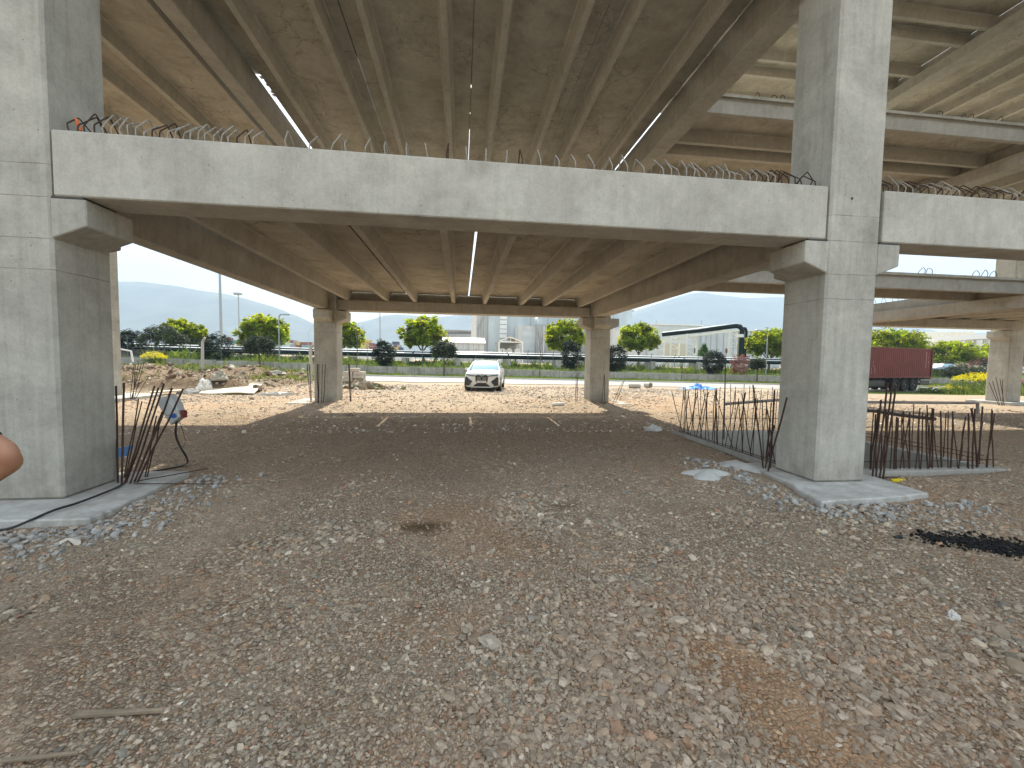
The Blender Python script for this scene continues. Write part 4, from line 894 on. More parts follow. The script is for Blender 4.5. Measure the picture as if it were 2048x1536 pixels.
# greenhouse
def curve_x(hw, n_=7): return [hw*(-1+2*i/(n_-1)) for i in range(n_)]
vs = []; rows = [(1.22, .82, 1.12), (1.5, .78, 1.30), (1.8, .72, 1.47), (2.12, .655, 1.605), (2.3, .645, 1.63)]
for y, hw, z in rows:
    for xx in curve_x(hw): vs.append((xx, y+.10*(xx/hw)**2-.04, z-.012*(xx/hw)**2))
MB().add(vs, [(i*7+j, i*7+j+1, (i+1)*7+j+1, (i+1)*7+j) for i in range(4) for j in range(6)]).build('windscreen', M['glass'], cr_, smooth=True)
vs = []; rows = [(2.27, .65, 1.628), (2.5, .65, 1.66), (3.1, .65, 1.685), (3.8, .63, 1.665), (4.35, .60, 1.60), (4.6, .58, 1.52)]
for y, hw, z in rows:
    for xx in curve_x(hw): vs.append((xx, y, z-.035*(xx/hw)**4))
MB().add(vs, [(i*7+j, i*7+j+1, (i+1)*7+j+1, (i+1)*7+j) for i in range(5) for j in range(6)]).build('roof', simple('black roof glass', (.01, .01, .012), .5, spec=.2), cr_, smooth=True)
for s_ in (-1, 1):
    MB().add([(s_*.885, 1.25, 1.10), (s_*.90, 4.3, 1.17), (s_*.64, 4.35, 1.57), (s_*.67, 3.1, 1.65), (s_*.675, 2.3, 1.605), (s_*.74, 1.9, 1.47)], [(0, 1, 2, 3, 4, 5)]).build('side_window', M['glass'], cr_)
    MB().tube([(s_*.90, 1.05, 1.08), (s_*.825, 1.36, 1.20), (s_*.735, 1.82, 1.46), (s_*.665, 2.2, 1.60), (s_*.655, 2.7, 1.655), (s_*.65, 3.4, 1.665), (s_*.62, 4.2, 1.60), (s_*.74, 4.65, 1.25), (s_*.80, 4.75, 1.12)], [.05, .055, .045, .035, .03, .03, .035, .06, .06], 7).build('roof_rail', M['carw'], cr_, smooth=True)
    hl = [(s_*.30, .035, .80), (s_*.33, .03, .85), (s_*.60, .04, .895), (s_*.83, .12, .92), (s_*.87, .2, .91), (s_*.84, .1, .86), (s_*.6, .02, .835)]
    m = MB(); m.add([(a, b_-.05, c_) for a, b_, c_ in hl]+[(a, b_+.12, c_) for a, b_, c_ in hl], [tuple(range(7)), tuple(range(7, 14))[::-1]]+[(i, 7+i, 7+(i+1) % 7, (i+1) % 7) for i in range(7)]); m.build('headlight', M['lamp'], cr_)
    tri = [(s_*.50, .55), (s_*.84, .80), (s_*.89, .74), (s_*.90, .33), (s_*.68, .30)]
    def ypl(x): return -.03+.20*max(0, (abs(x)-.7)/.28)**1.5
    m = MB(); m.add([(a, ypl(a)-.02, b_) for a, b_ in tri]+[(a, ypl(a)+.14, b_) for a, b_ in tri], [tuple(range(5)), tuple(range(5, 10))[::-1]]+[(i, 5+i, 5+(i+1) % 5, (i+1) % 5) for i in range(5)]); m.build('air_vent', M['gloss'], cr_)
    mr = MB().tube([(s_*.86, 1.42, 1.12), (s_*1.0, 1.40, 1.13)], .03, 6).build('mirror_arm', M['gloss'], cr_)
    vs = [(s_*(1.0+.10*a), 1.34+.05*b_, 1.17+.075*c_) for a, b_, c_ in ((-1, 0, -.8), (1, .3, -.8), (1.05, .2, .5), (.4, .1, 1), (-1, 0, .9), (-1, 2, -.8), (1, 2, -.8), (1.05, 2, .5), (.4, 2, 1), (-1, 2, .9))]
    MB().add(vs, [(0, 1, 2, 3, 4), (5, 9, 8, 7, 6)]+[(i, 5+i, 5+(i+1) % 5, (i+1) % 5) for i in range(5)]).build('mirror', M['carw'], cr_, bevel=.01)
    for y in (.92, 3.92):
        c = Vector((s_*.86, y, .365)); wh = empty('wheel', c); wh.parent = cr_
        def disc(x0, x1, r0, r1, n_=28):
            v_ = []; 
            for xx, rr in ((x0, r0), (x0, r1), (x1, r1), (x1, r0)):
                for kk in range(n_): t2_ = 2*math.pi*kk/n_; v_.append((c.x+xx, c.y+rr*math.cos(t2_), c.z+rr*math.sin(t2_)))
            return MB().add(v_, [(j*n_+kk, j*n_+(kk+1) % n_, ((j+1) % 4)*n_+(kk+1) % n_, ((j+1) % 4)*n_+kk) for j in range(4) for kk in range(n_)])
        disc(-.13, .125, .24, .365).build('tyre', M['tyre'], wh, smooth=True, bevel=.02)
        m = disc(-.1, .1*1, .225, .245)
        for kk in range(10): t2_ = 2*math.pi*kk/10; m.bar((c.x+s_*.09, c.y, c.z), (c.x+s_*.09, c.y+.235*math.cos(t2_), c.z+.235*math.sin(t2_)), .04, .03)
        m.build('rim', M['rim'], wh)
        ar = [(y+.43*math.cos(a), .365+.43*math.sin(a)) for a in np.linspace(-.3, math.pi+.3, 16)]+[(y+.36*math.cos(a), .365+.36*math.sin(a)) for a in np.linspace(math.pi+.3, -.3, 16)]
        m = MB(); n_ = len(ar); m.add([(s_*.975, a, b_) for a, b_ in ar]+[(s_*.992, a, b_) for a, b_ in ar], [(i, n_+i, n_+(i+1) % n_, (i+1) % n_) for i in range(n_)]+[(n_+i, n_+i+1, n_+n_-2-i, n_+n_-1-i) for i in range(15)]); m.build('arch_trim', M['gloss'], cr_)
        MB().box(min(s_*.6, s_*.985), max(s_*.6, s_*.985), y-.40, y+.40, .2, .70).build('wheel_well', M['gloss'], cr_)
gp = [(-.05, .83), (0, .80), (.05, .83), (.12, .89), (.26, .89), (.32, .83), (.325, .62), (.30, .50), (.22, .39), (-.22, .39), (-.30, .50), (-.325, .62), (-.32, .83), (-.26, .89), (-.12, .89)]
m = MB(); n_ = len(gp); m.add([(a, -.035, b_) for a, b_ in gp]+[(a, .1, b_) for a, b_ in gp], [tuple(range(n_))[::-1], tuple(range(n_, 2*n_))]+[(i, n_+i, n_+(i+1) % n_, (i+1) % n_) for i in range(n_)]); gr = m.build('grille', M['gloss'], cr_)
for s_ in (-1, 1):
    m = MB(); g2 = [(s_*.035, .62), (s_*.035, .77), (s_*.10, .80), (s_*.24, .79), (s_*.26, .62)]
    m.add([(a, -.038, b_) for a, b_ in g2]+[(a, -.043, b_) for a, b_ in g2], [(0,1,2,3,4), (9,8,7,6,5)]+[(i, 5+i, 5+(i+1) % 5, (i+1) % 5) for i in range(5)]); m.build('grille_panel', M['chrome'], gr)
pt_ = MB().box(-.26, .26, -.062, -.046, .475, .585).build('number_plate', M['white'], cr_)
def text(body_, size, loc, parent, mat, rot=(math.pi/2, 0, 0), ext=.001, align='CENTER', name='lettering', sp=1):
    cu = bpy.data.curves.new(name, 'FONT'); cu.body = body_; cu.size = size; cu.extrude = ext; cu.align_x = align; cu.align_y = 'CENTER'; cu.materials.append(mat); cu.resolution_u = 2
    tmp = bpy.data.objects.new('tmp', cu); COL.objects.link(tmp); bpy.context.view_layer.update()
    me = bpy.data.meshes.new_from_object(tmp.evaluated_get(bpy.context.evaluated_depsgraph_get())); me.name = name; bpy.data.objects.remove(tmp)
    if not me.materials: me.materials.append(mat)
    o = bpy.data.objects.new(name, me); COL.objects.link(o); o.parent = parent; o.location = Vector(loc)-wloc(parent); o.rotation_euler = rot; return o
text('A DDN 54', .10, (0, -.064, .53), pt_, M['black'])
m = MB(); m.add([(-.47, -.02, .255), (.47, -.02, .255), (.33, -.035, .405), (-.33, -.035, .405), (-.47, .15, .255), (.47, .15, .255), (.33, .15, .405), (-.33, .15, .405)], [(0,1,2,3),(4,7,6,5),(0,4,5,1),(1,5,6,2),(2,6,7,3),(3,7,4,0)]); m.build('lower_intake', M['black'], cr_)
MB().tube([(-.70, .0, .36), (-.55, -.03, .245), (.55, -.03, .245), (.70, .0, .36)], .028, 6).build('bumper_lip', M['carw'], cr_, smooth=True)
bm_ = MB().tube([(0, .03, .865), (0, -.005, .872)], .04, 18).build('bonnet_badge', M['chrome'], cr_)
for dx in (-.25, .25): MB().tube([(dx, .2, 1.045), (dx*1.15, .8, 1.11), (dx*1.5, 1.1, 1.14)], .008, 4).build('bonnet_crease', M['carw'], cr_)
MB().box(-.84, .84, .15, 4.6, .14, .235).build('underbody', M['black'], cr_)
cpos = at(963, 781, Y=22.05); cr_.location = (cpos.x, 22.05, float(Tz(cpos.x, 22.9))); cr_.rotation_euler = (0, 0, R(-9))

# ------------------------------------------------------------------ container trailer
M['cont'] = simple('dark red container steel', (.125, .018, .013), .65, var=.25, vscale=1.2)
M['contl'] = simple('worn container paint', (.42, .25, .24), .7)
tr = empty('container_trailer', (0, 0, 0), 'dark red shipping container on a three-axle flatbed trailer standing on the road', 'trailer')
CLn = 12.19; ch_ = 2.59; dz_ = 1.18
cn = empty('container', (0, 0, dz_)); cn.parent = tr
vs = []; fs = []; n_ = 88
# corrugated walls as one strip per side
def corr(xa, xb, yy, sgn, name, along='x'):
    m = MB(); pts_ = []; step = .278; x = xa; dpt = .036
    while x < xb-.01:
        for dx, o_ in ((0, 0), (.07, 0), (.139, dpt), (.209, dpt)): pts_.append((min(x+dx, xb), yy+sgn*-o_))
        x += step
    pts_.append((xb, yy)); v_ = []; 
    for a, b_ in pts_:
        for z in (dz_+.16, dz_+ch_-.12): v_.append((a, b_, z) if along == 'x' else (b_, a, z))
    return m.add(v_, [(2*i, 2*i+2, 2*i+3, 2*i+1) for i in range(len(pts_)-1)]).build(name, M['cont'], cn)
corr(-CLn+.15, -.15, -1.2, -1, 'side_panel'); corr(-CLn+.15, -.15, 1.2, 1, 'side_panel'); corr(-1.1, 1.1, -CLn+.03, -1, 'end_panel', 'y')
for yy in (-1.16, 1.16):
    MB().box(-CLn, 0, yy-.06, yy+.06, dz_+ch_-.12, dz_+ch_).build('top_rail', M['cont'], cn); MB().box(-CLn, 0, yy-.06, yy+.06, dz_, dz_+.16).build('bottom_rail', M['cont'], cn)
    for xx in (-CLn+.08, -.08): MB().box(xx-.08, xx+.08, yy-.08, yy+.08, dz_+.002, dz_+ch_-.002).build('corner_post', M['cont'], cn)
MB().box(-CLn+.05, -.05, -1.14, 1.14, dz_+ch_-.05, dz_+ch_-.02).build('container_roof', M['cont'], cn)
MB().box(-CLn+.05, -.05, -1.14, 1.14, dz_+.05, dz_+.1).build('container_floor', M['wood'], cn)
for yy in (-.56, .56):
    d_ = MB().box(-.05, -.02, yy-.54, yy+.54, dz_+.18, dz_+ch_-.14).build('door_leaf', M['cont'], cn)
    for q_ in (-.25, .25): MB().tube([(0.0, yy+q_, dz_+.2), (0.0, yy+q_, dz_+ch_-.16)], .02, 6).build('lock_rod', M['greysteel'], d_)
for i, ch in enumerate('ITAL'): text(ch, .30, (-.62, -1.212, dz_+2.1-.34*i), cn, M['contl'])
for i in range(14): MB().box(-1.03, -.93, -1.213, -1.207, dz_+2.22-.105*i, dz_+2.28-.105*i+.01).build('stencil_mark', M['contl'], cn)
for i, (xx, z0) in enumerate(((-8.6, .3), (-8.25, .5), (-8.15, .25), (-8.45, .9))): MB().box(xx, xx+.03, -1.211, -1.204, dz_+z0, dz_+z0+.55).build('scrape', M['contl'], cn)
for yy in (-.45, .45): MB().box(-CLn+.2, -.1, yy-.07, yy+.07, .85, 1.17).build('chassis_rail', M['darksteel'], tr)
for xx in np.arange(-11.8, 0, .9): MB().box(xx-.05, xx+.05, -1.2, 1.2, 1.05, 1.16).build('cross_member', M['darksteel'], tr)
for xx in (-6.3, -3.9+.0, -5.1+.0):
    pass
for xx in (-5.15, -3.85, -2.55):
    MB().tube([(xx, -.95, .52), (xx, .95, .52)], .07, 8).build('axle', M['darksteel'], tr)
    for s_ in (-1, 1):
        wc = Vector((xx, s_*1.05, .52)); wh = empty('wheel', wc); wh.parent = tr; n_ = 26; v_ = []
        for yy, rr in ((-.17, .3), (-.17, .49), (-.13, .52), (.13, .52), (.17, .49), (.17, .3)):
            for kk in range(n_): t2_ = 2*math.pi*kk/n_; v_.append((wc.x+rr*math.cos(t2_), wc.y+yy, wc.z+rr*math.sin(t2_)))
        MB().add(v_, [(j*n_+kk, j*n_+(kk+1) % n_, ((j+1) % 6)*n_+(kk+1) % n_, ((j+1) % 6)*n_+kk) for j in range(6) for kk in range(n_)]).build('tyre', M['tyre'], wh, smooth=True)
        m = MB().tube([wc+Vector((0, s_*-.1, 0)), wc+Vector((0, s_*.10, 0))], .3, 20); m.tube([wc+Vector((0, s_*.1, 0)), wc+Vector((0, s_*.2, 0))], .11, 10)
        for kk in range(8): t2_ = 2*math.pi*kk/8; m.box(wc.x+.2*math.cos(t2_)-.02, wc.x+.2*math.cos(t2_)+.02, wc.y+min(s_*.1, s_*.13), wc.y+max(s_*.1, s_*.13), wc.z+.2*math.sin(t2_)-.02, wc.z+.2*math.sin(t2_)+.02)
        m.build('rim', M['rim'], wh)
        ar = [(xx+.62*math.cos(a), .52+.62*math.sin(a)) for a in np.linspace(.25, math.pi-.25, 12)]
        m = MB(); v_ = [(a, s_*.86, b_) for a, b_ in ar]+[(a, s_*1.22, b_) for a, b_ in ar]; m.add(v_, [(i, i+1, 12+i+1, 12+i) for i in range(11)]); o = m.build('mudguard', M['black'], tr); o.modifiers.new('t', 'SOLIDIFY').thickness = .02
MB().box(-1.5, -.15, -1.15, -1.1, .55, .95).build('side_guard', M['darksteel'], tr); MB().box(-.2, -.05, -1.15, 1.15, .5, .68).build('bumper', M['darksteel'], tr)
MB().box(-11.0, -6.6, -1.16, -1.1, .58, .66).build('side_guard', M['darksteel'], tr); MB().box(-8.6, -6.6, -1.1, -.6, .45, .95).build('tool_box', M['darksteel'], tr)
for s_ in (-1, 1): MB().box(-9.9, -9.75, s_*.85-.07, s_*.85+.07, .0, 1.05).build('landing_leg', M['darksteel'], tr)
tp = at(1862, 762, Y=32.6); ca_, sa_ = math.cos(R(13.5)), math.sin(R(13.5)); tr.location = (tp.x-1.2*sa_, tp.y+1.2*ca_, float(Tz(tp.x, 35))+.03); tr.rotation_euler = (0, 0, R(13.5)); print('TRAILER', tp, tr.location)

# ------------------------------------------------------------------ person at the left edge (elbow in view)
M['skin'] = simple('skin', (.40, .20, .125), .55, bump=.15, bscale=60, var=.08)
M['shirt'] = simple('black cotton', (.012, .013, .018), .9, bump=.3, bscale=80); M['jeans'] = simple('dark jeans', (.03, .04, .07), .9, bump=.3); M['hair'] = simple('dark hair', (.02, .014, .01), .8, bump=.8, bscale=120)
EL = at(22, 912, Y=2.45); PX_ = EL.x-.47; PY_ = 2.42; gz_ = float(Tz(PX_, PY_))
pe = empty('person', (PX_, PY_, gz_), 'person in a black T-shirt with hand on hip, bare elbow showing at the left edge', 'person')
def skin_obj(name, pts, edges, mat, root=0, sub=2):
    me = bpy.data.meshes.new(name); me.from_pydata([(p[0], p[1], p[2]) for p in pts], edges, []); me.materials.append(mat)
    o = bpy.data.objects.new(name, me); COL.objects.link(o); o.parent = pe
    s_ = o.modifiers.new('skin', 'SKIN'); s_.use_smooth_shade = True; lay_ = me.skin_vertices[0].data
    for i, p in enumerate(pts): lay_[i].radius = (p[3], p[4] if len(p) > 4 else p[3])
    lay_[root].use_root = True; ss = o.modifiers.new('sub', 'SUBSURF'); ss.levels = sub; ss.render_levels = sub; return o
ex, ey, ez = EL.x-PX_, EL.y-PY_, EL.z-gz_
P = [(0, 0, .95, .15, .11), (0, 0, 1.12, .135, .10), (0, 0, 1.32, .17, .115), (0, -.01, 1.46, .09, .08), (0, 0, 1.54, .055, .055), (0, .015, 1.66, .078, .098), (0, .01, 1.74, .07, .085)]
Ed = [(0, 1), (1, 2), (2, 3), (3, 4), (4, 5), (5, 6)]
def chain(start, pts):
    i = start
    for p in pts: P.append(p); Ed.append((i, len(P)-1)); i = len(P)-1
    return i
for s_, (a_, b_, c_) in ((1, (ex, ey, ez)), (-1, (-.36, .02, 1.1))):
    sh_ = chain(3, [(s_*.19, -.01, 1.43, .062)])
    elb = chain(sh_, [((s_*.19+a_)/2, (b_-.01)/2, (1.43+c_)/2+.0, .052), (a_*.97, b_, c_+.035, .046), (a_, b_-.01, c_, .043)])
    if s_ > 0: hand = chain(elb, [(a_*.96, b_+.03, c_-.045, .046), (a_*.74, b_+.07, c_-.105, .040), (.215, .12, .965, .026)]); fd = Vector((-.55, .35, -.3)).normalized(); base = Vector((.20, .125, .955))
    else: hand = chain(elb, [(-.37, .10, .95, .038), (-.36, .16, .83, .026)]); fd = Vector((0, .25, -.95)).normalized(); base = Vector((-.36, .175, .79))
    palm = chain(hand, [(base.x+fd.x*.035, base.y+fd.y*.035, base.z+fd.z*.035, .034, .018)])
    sd_ = fd.cross(Vector((0, 1, 0))).normalized()
    for kf, ln in enumerate((.07, .08, .074, .058)):
        o_ = base+fd*.075+sd_*(kf-1.5)*.021; chain(palm, [(o_.x, o_.y, o_.z, .0095), (o_.x+fd.x*ln*.5, o_.y+fd.y*ln*.5-.004, o_.z+fd.z*ln*.5, .0088), (o_.x+fd.x*ln*.95, o_.y+fd.y*ln-.016, o_.z+fd.z*ln*.95, .0078)])
    o_ = base+fd*.02-sd_*.045; chain(hand, [(o_.x, o_.y, o_.z, .011), (o_.x+fd.x*.04-sd_.x*.01, o_.y+fd.y*.04, o_.z+fd.z*.04, .0095)])
for s_ in (-1, 1): chain(0, [(s_*.10, 0, .86, .095), (s_*.11, .01, .50, .062), (s_*.11, -.015, .32, .058), (s_*.11, -.02, .09, .038), (s_*.115, .06, .035, .035, .03), (s_*.12, .15, .03, .033, .022)])
skin_obj('body', P, Ed, M['skin'])
mx_ = Vector((.19, -.01, 1.43)); ev = Vector((ex, ey, ez)); cut = mx_+(ev-mx_)*.78
skin_obj('t_shirt', [(0, 0, .93, .165, .125), (0, 0, 1.12, .155, .118), (0, 0, 1.32, .185, .13), (0, -.01, 1.44, .11, .09), (.19, -.01, 1.425, .078, .078), (mx_.lerp(cut, .5).x, mx_.lerp(cut, .5).y, mx_.lerp(cut, .5).z, .070), (cut.x, cut.y, cut.z, .064), (-.19, -.01, 1.425, .078), (-.28, 0, 1.24, .068), (0, 0, 1.485, .075)], [(0, 1), (1, 2), (2, 3), (3, 4), (4, 5), (5, 6), (3, 7), (7, 8), (3, 9)], M['shirt'])
skin_obj('trousers', [(0, 0, .98, .155, .12), (0, 0, .9, .16, .125), (.1, 0, .8, .105), (.11, .01, .5, .078), (.11, -.01, .1, .06), (-.1, 0, .8, .105), (-.11, .01, .5, .078), (-.11, -.01, .1, .06)], [(0, 1), (1, 2), (2, 3), (3, 4), (1, 5), (5, 6), (6, 7)], M['jeans'], 1)
for s_ in (-1, 1): skin_obj('shoe', [(s_*.11, -.05, .05, .045, .05), (s_*.115, .08, .045, .048, .045), (s_*.12, .2, .035, .045, .032)], [(0, 1), (1, 2)], M['black'])
skin_obj('hair', [(0, -.03, 1.60, .07, .06), (0, -.03, 1.70, .083, .085), (0, 0, 1.765, .075, .085), (0, .05, 1.77, .06, .05)], [(0, 1), (1, 2), (2, 3)], M['hair'])
for s_ in (-1, 1): skin_obj('ear', [(s_*.08, 0, 1.62, .008, .014), (s_*.086, -.008, 1.66, .009, .02)], [(0, 1)], M['skin'], sub=1)
skin_obj('nose', [(0, .105, 1.69, .008), (0, .125, 1.645, .014)], [(0, 1)], M['skin'], sub=1)
# ------------------------------------------------------------------ retaining wall and fence
M['wall'] = concrete('old wall concrete', (.34, .32, .28), (.50, .48, .43), .6, 1.0, ss=2.6, seed=5, holes=0)
def zr(x, y=45.): return float(Tz(x, y))
wl = empty('retaining_wall', (0, 46, 0), 'low streaked concrete retaining wall running behind the road and verge', 'wall')
xq = np.arange(-70, 76, 3.0)
for a, b_ in zip(xq[:-1], xq[1:]):
    za = zr((a+b_)/2); MB().box(a+.015, b_-.015, 45.95, 46.15, za-.3, za+.80+random.gauss(0, .006)).build('wall_panel', M['wall'], wl, bevel=.015, loc=(a, 46, za))
M['wire'] = simple('fence wire', (.22, .24, .23), .5, metal=.4); M['post'] = simple('painted fence post', (.10, .13, .11), .6)
fe = empty('chain_link_fence', (0, 46.05, 0), 'tall thin chain-link fence standing on the low retaining wall', 'fence')
fp = []
for x in np.arange(-68, 72, 2.9):
    z = zr(x)+.79; MB().tube([(x, 46.05, z), (x, 46.05, z+1.9), (x+.02, 45.80, z+2.25)], .03, 5).build('fence_post', M['post'], fe)
for h_ in (.1, 1.0, 1.88, 2.1):
    MB().tube([(x, 46.05-(.18 if h_ > 2 else 0), zr(x)+.79+h_) for x in np.arange(-68, 72, 4.0)], .008, 4).build('fence_wire', M['wire'], fe)
v_ = []; f_ = []
for x in np.arange(-66, 70, .17):
    for s_ in (-1, 1):
        x1 = x+s_*1.8; n = len(v_); z0, z1 = zr(x)+.85, zr(x1)+.85+1.8
        v_ += [(x-.0035, 46.05, z0), (x+.0035, 46.05, z0), (x1+.0035, 46.05, z1), (x1-.0035, 46.05, z1)]; f_.append((n, n+1, n+2, n+3))
o = np_mesh('wire_mesh', v_, f_, M['wire'], fe); o['kind'] = 'stuff'
# leaning concrete fence posts in the yard
M['cpost'] = simple('concrete fence post', (.42, .40, .36), .9, bump=.4, var=.15)
for (px, py0, py1, dx), lab in (((405, 740, 684, 5), 'concrete fence post with a bent top standing among weeds at left'), ((621, 768, 697, 6), 'bent-top concrete fence post just left of the far west column')):
    b0 = gat(px, py0); t0 = at(px, py1, Y=b0.y); t1 = at(px+dx, py1-9, Y=b0.y-.1)
    o = MB().tube([b0-Vector((0, 0, .2)), t0, t1], [.11, .10, .07], 4).build('concrete_post', M['cpost'], None, loc=b0); tag(o, lab, 'fence post')
# sagging broken mesh left
b0 = gat(235, 745); y0 = b0.y; v_ = []; f_ = []
for k in range(46):
    for s_ in (-1, 1):
        x = at(150+k*3.0, 722, Y=y0).x; x1 = x+s_*1.3; n = len(v_); z0 = at(240, 724, Y=y0).z; z1 = at(240, 698, Y=y0).z
        v_ += [(x-.008, y0, z0), (x+.008, y0, z0), (x1+.008, y0, z1), (x1-.008, y0, z1)]; f_.append((n, n+1, n+2, n+3))
br = np_mesh('fence_remnant', v_, f_, M['wire']); tag(br, 'sagging remnant of wire mesh fence with a pale top rail at far left', 'fence')
MB().tube([at(150, 694, Y=y0), at(240, 698, Y=y0), at(262, 702, Y=y0), at(266, 724, Y=y0)], .05, 5).build('top_rail', M['white'], br)

# ------------------------------------------------------------------ pipes
M['pipewrap'] = simple('dark green pipe wrap', (.006, .016, .016), .6, var=.2, spec=.2); M['pipetop'] = simple('pale lit pipe top', (.8, .8, .78), .4)  # pipetop is a pale colour standing in for light on the pipes
pp = empty('pipe_run', (0, 54, 0), 'pair of long insulated dark pipes on low supports behind the fence', 'pipeline')
for y, dz in ((53.2, 0), (54.6, .28)):
    for x0 in np.arange(-78, 44, 12.0):
        z = lambda x: 1.62+.42+dz+zr(x)*.35+.1
        MB().tube([(x0, y, z(x0)), (x0+12, y, z(x0+12))], .27, 14, cap=False).build('pipe_section', M['pipewrap'], pp, smooth=True)
        MB().tube([(x0+.1, y, z(x0)+.17), (x0+11.9, y, z(x0+12)+.17)], .155, 8).build('lit_pipe_top', M['pipetop'], pp, smooth=True)  # pale strip painting the lit upper side of the dark pipe
for x in np.arange(-72, 44, 6.5):
    MB().box(x-.35, x+.35, 52.9, 54.9, zr(x)+.4, 1.62+.2).build('pipe_support', M['wall'], pp, bevel=.03)
# trestle with the rising pipe
M['steelw'] = simple('white steelwork', (.80, .77, .68), .55, var=.08)
tz = empty('pipe_trestle', (0, 60, 0), 'white lattice trestle carrying a thick dark pipe that drops at its right end', 'pipe trestle')
A_, B_ = at(1325, 669, Y=66), at(1478, 652, Y=58)
MB().tube([A_, A_.lerp(B_, .5), B_-Vector((.5, 0, 0)), B_+Vector((.15, 0, -.1)), B_+Vector((.55, 0, -.6)), at(1481, 724, Y=58)], .36, 14).build('pipe', M['pipewrap'], tz, smooth=True)
MB().tube([A_+Vector((0, 0, .22)), B_+Vector((-.4, 0, .22))], .18, 10).build('lit_pipe_top', M['pipetop'], tz, smooth=True)  # painted light along the top of the rising pipe
MB().tube([at(1484, 656, Y=59), at(1491, 657, Y=59), at(1493, 663, Y=59), at(1489, 722, Y=59)], .2, 10).build('pipe', M['pipewrap'], tz, smooth=True)
ps = at(1482, 672, Y=57.9); MB().tube([ps-Vector((0, 0, .2)), ps+Vector((0, 0, .25))], .385, 14).build('pipe_label', M['white'], tz, smooth=True)
m = MB(); m.bar(at(1318, 680, Y=66), at(1474, 660, Y=58), .25, .35).build('girder', M['steelw'], tz)
for xa, xb, yt, Yq in ((1312, 1329, 677, 66), (1342, 1359, 673, 64), (1374, 1394, 668, 62.5), (1459, 1476, 663, 58.6)):
    pa, pb = at(xa, yt, Y=Yq), at(xb, yt, Y=Yq); z0 = 1.25
    for p_ in (pa, pb): MB().bar((p_.x, p_.y, z0), (p_.x, p_.y, p_.z), .22, .22).build('leg', M['steelw'], tz)
    hh = (pa.z-z0)/4
    for i in range(4):
        MB().bar((pa.x, pa.y, z0+hh*(i+1)), (pb.x, pb.y, z0+hh*(i+.35)), .10, .10).build('brace', M['steelw'], tz)
        MB().bar((pa.x, pa.y, z0+hh*(i+.3)), (pb.x, pb.y, z0+hh*(i+.3)), .08, .08).build('brace', M['steelw'], tz)

# ------------------------------------------------------------------ buildings
def ribbed(name, c, scale=1.0, c2=None, horiz=False):
    m, t, b = newmat(name); L = t.links.new; g = nd(t, 'ShaderNodeNewGeometry'); sx_ = nd(t, 'ShaderNodeSeparateXYZ'); L(g.outputs['Position'], sx_.inputs[0])
    mu = nd(t, 'ShaderNodeMath', operation='MULTIPLY'); L(sx_.outputs[2 if horiz else 0], mu.inputs[0]); mu.inputs[1].default_value = scale*6.283
    si = nd(t, 'ShaderNodeMath', operation='SINE'); L(mu.outputs[0], si.inputs[0])
    n = nd(t, 'ShaderNodeTexNoise', i_Scale=.25, i_Detail=6.0); L(g.outputs['Position'], n.inputs['Vector'])
    ad = nd(t, 'ShaderNodeMath', operation='MULTIPLY_ADD'); L(si.outputs[0], ad.inputs[0]); ad.inputs[1].default_value = .06; L(n.outputs[0], ad.inputs[2])
    r = nd(t, 'ShaderNodeMapRange'); L(ad.outputs[0], r.inputs[0]); r.inputs[1].default_value = .3; r.inputs[2].default_value = .7; r.inputs[3].default_value = .84; r.inputs[4].default_value = 1.08
    mx = nd(t, 'ShaderNodeMix', data_type='RGBA', blend_type='MULTIPLY'); mx.inputs[0].default_value = 1; mx.inputs[6].default_value = c+(1,); L(r.outputs[0], mx.inputs[7]); L(mx.outputs[2], b.inputs['Base Color'])
    b.inputs['Roughness'].default_value = .6; return m
M['clad'] = ribbed('pale blue-grey cladding', (.48, .53, .54), .4); M['cladw'] = ribbed('off-white cladding', (.60, .60, .565), .5); M['cladg'] = ribbed('grey cladding', (.36, .36, .35), .8)
M['clad2'] = ribbed('white sheet wall', (.56, .60, .60), .5, horiz=True); M['roofw'] = simple('white roof sheet', (.75, .75, .72), .5); M['dk'] = simple('dark opening', (.03, .03, .03), .8)
M['winb'] = simple('strip window', (.06, .08, .09), .3); M['creamw'] = simple('cream wall', (.55, .50, .38), .8, var=.08)
def zq(px, py, Y): return at(px, py, Y=Y).z
def xq_(px, Y, py=700): return at(px, py, Y=Y).x
def block(parent, name, px0, px1, pyt, Y, depth, mat, z0=.8, pyb=None):
    a, b_ = xq_(px0, Y), xq_(px1, Y); zt_ = zq((px0+px1)/2, pyt, Y); zb_ = z0 if pyb is None else zq((px0+px1)/2, pyb, Y)
    return MB().box(a, b_, Y, Y+depth, zb_, zt_).build(name, mat, parent)
# main hall
h1 = empty('factory_hall', (xq_(1100, 110), 110, 1), 'tall pale blue-grey factory hall directly behind the white car', 'building')
zt_ = zq(1000, 598, 110); Yh = 110
wb = MB().box(xq_(976, Yh), xq_(1262, Yh), Yh, Yh+60, .8, zt_).build('wall', M['clad'], h1)
MB().box(xq_(952, Yh), xq_(975.5, Yh), Yh+.5, Yh+60, .8, zt_-.3).build('wall_bay', M['cladw'], h1)
for px in np.arange(954, 976, 3.2): MB().box(xq_(px, Yh)-.07, xq_(px, Yh)+.07, Yh+.3, Yh+.5, .9, zt_-.4).build('wall_fin', M['cladg'], h1)
MB().bar(at(955, 658, Y=Yh+.2), at(968, 631, Y=Yh+.2), .35, .12).build('stair_stringer', M['cladg'], h1)
for px in (1060, 1095, 1130, 1190, 1225): MB().box(xq_(px, Yh)-.06, xq_(px, Yh)+.06, Yh-.12, Yh, .9, zt_).build('panel_joint', M['cladg'], h1)
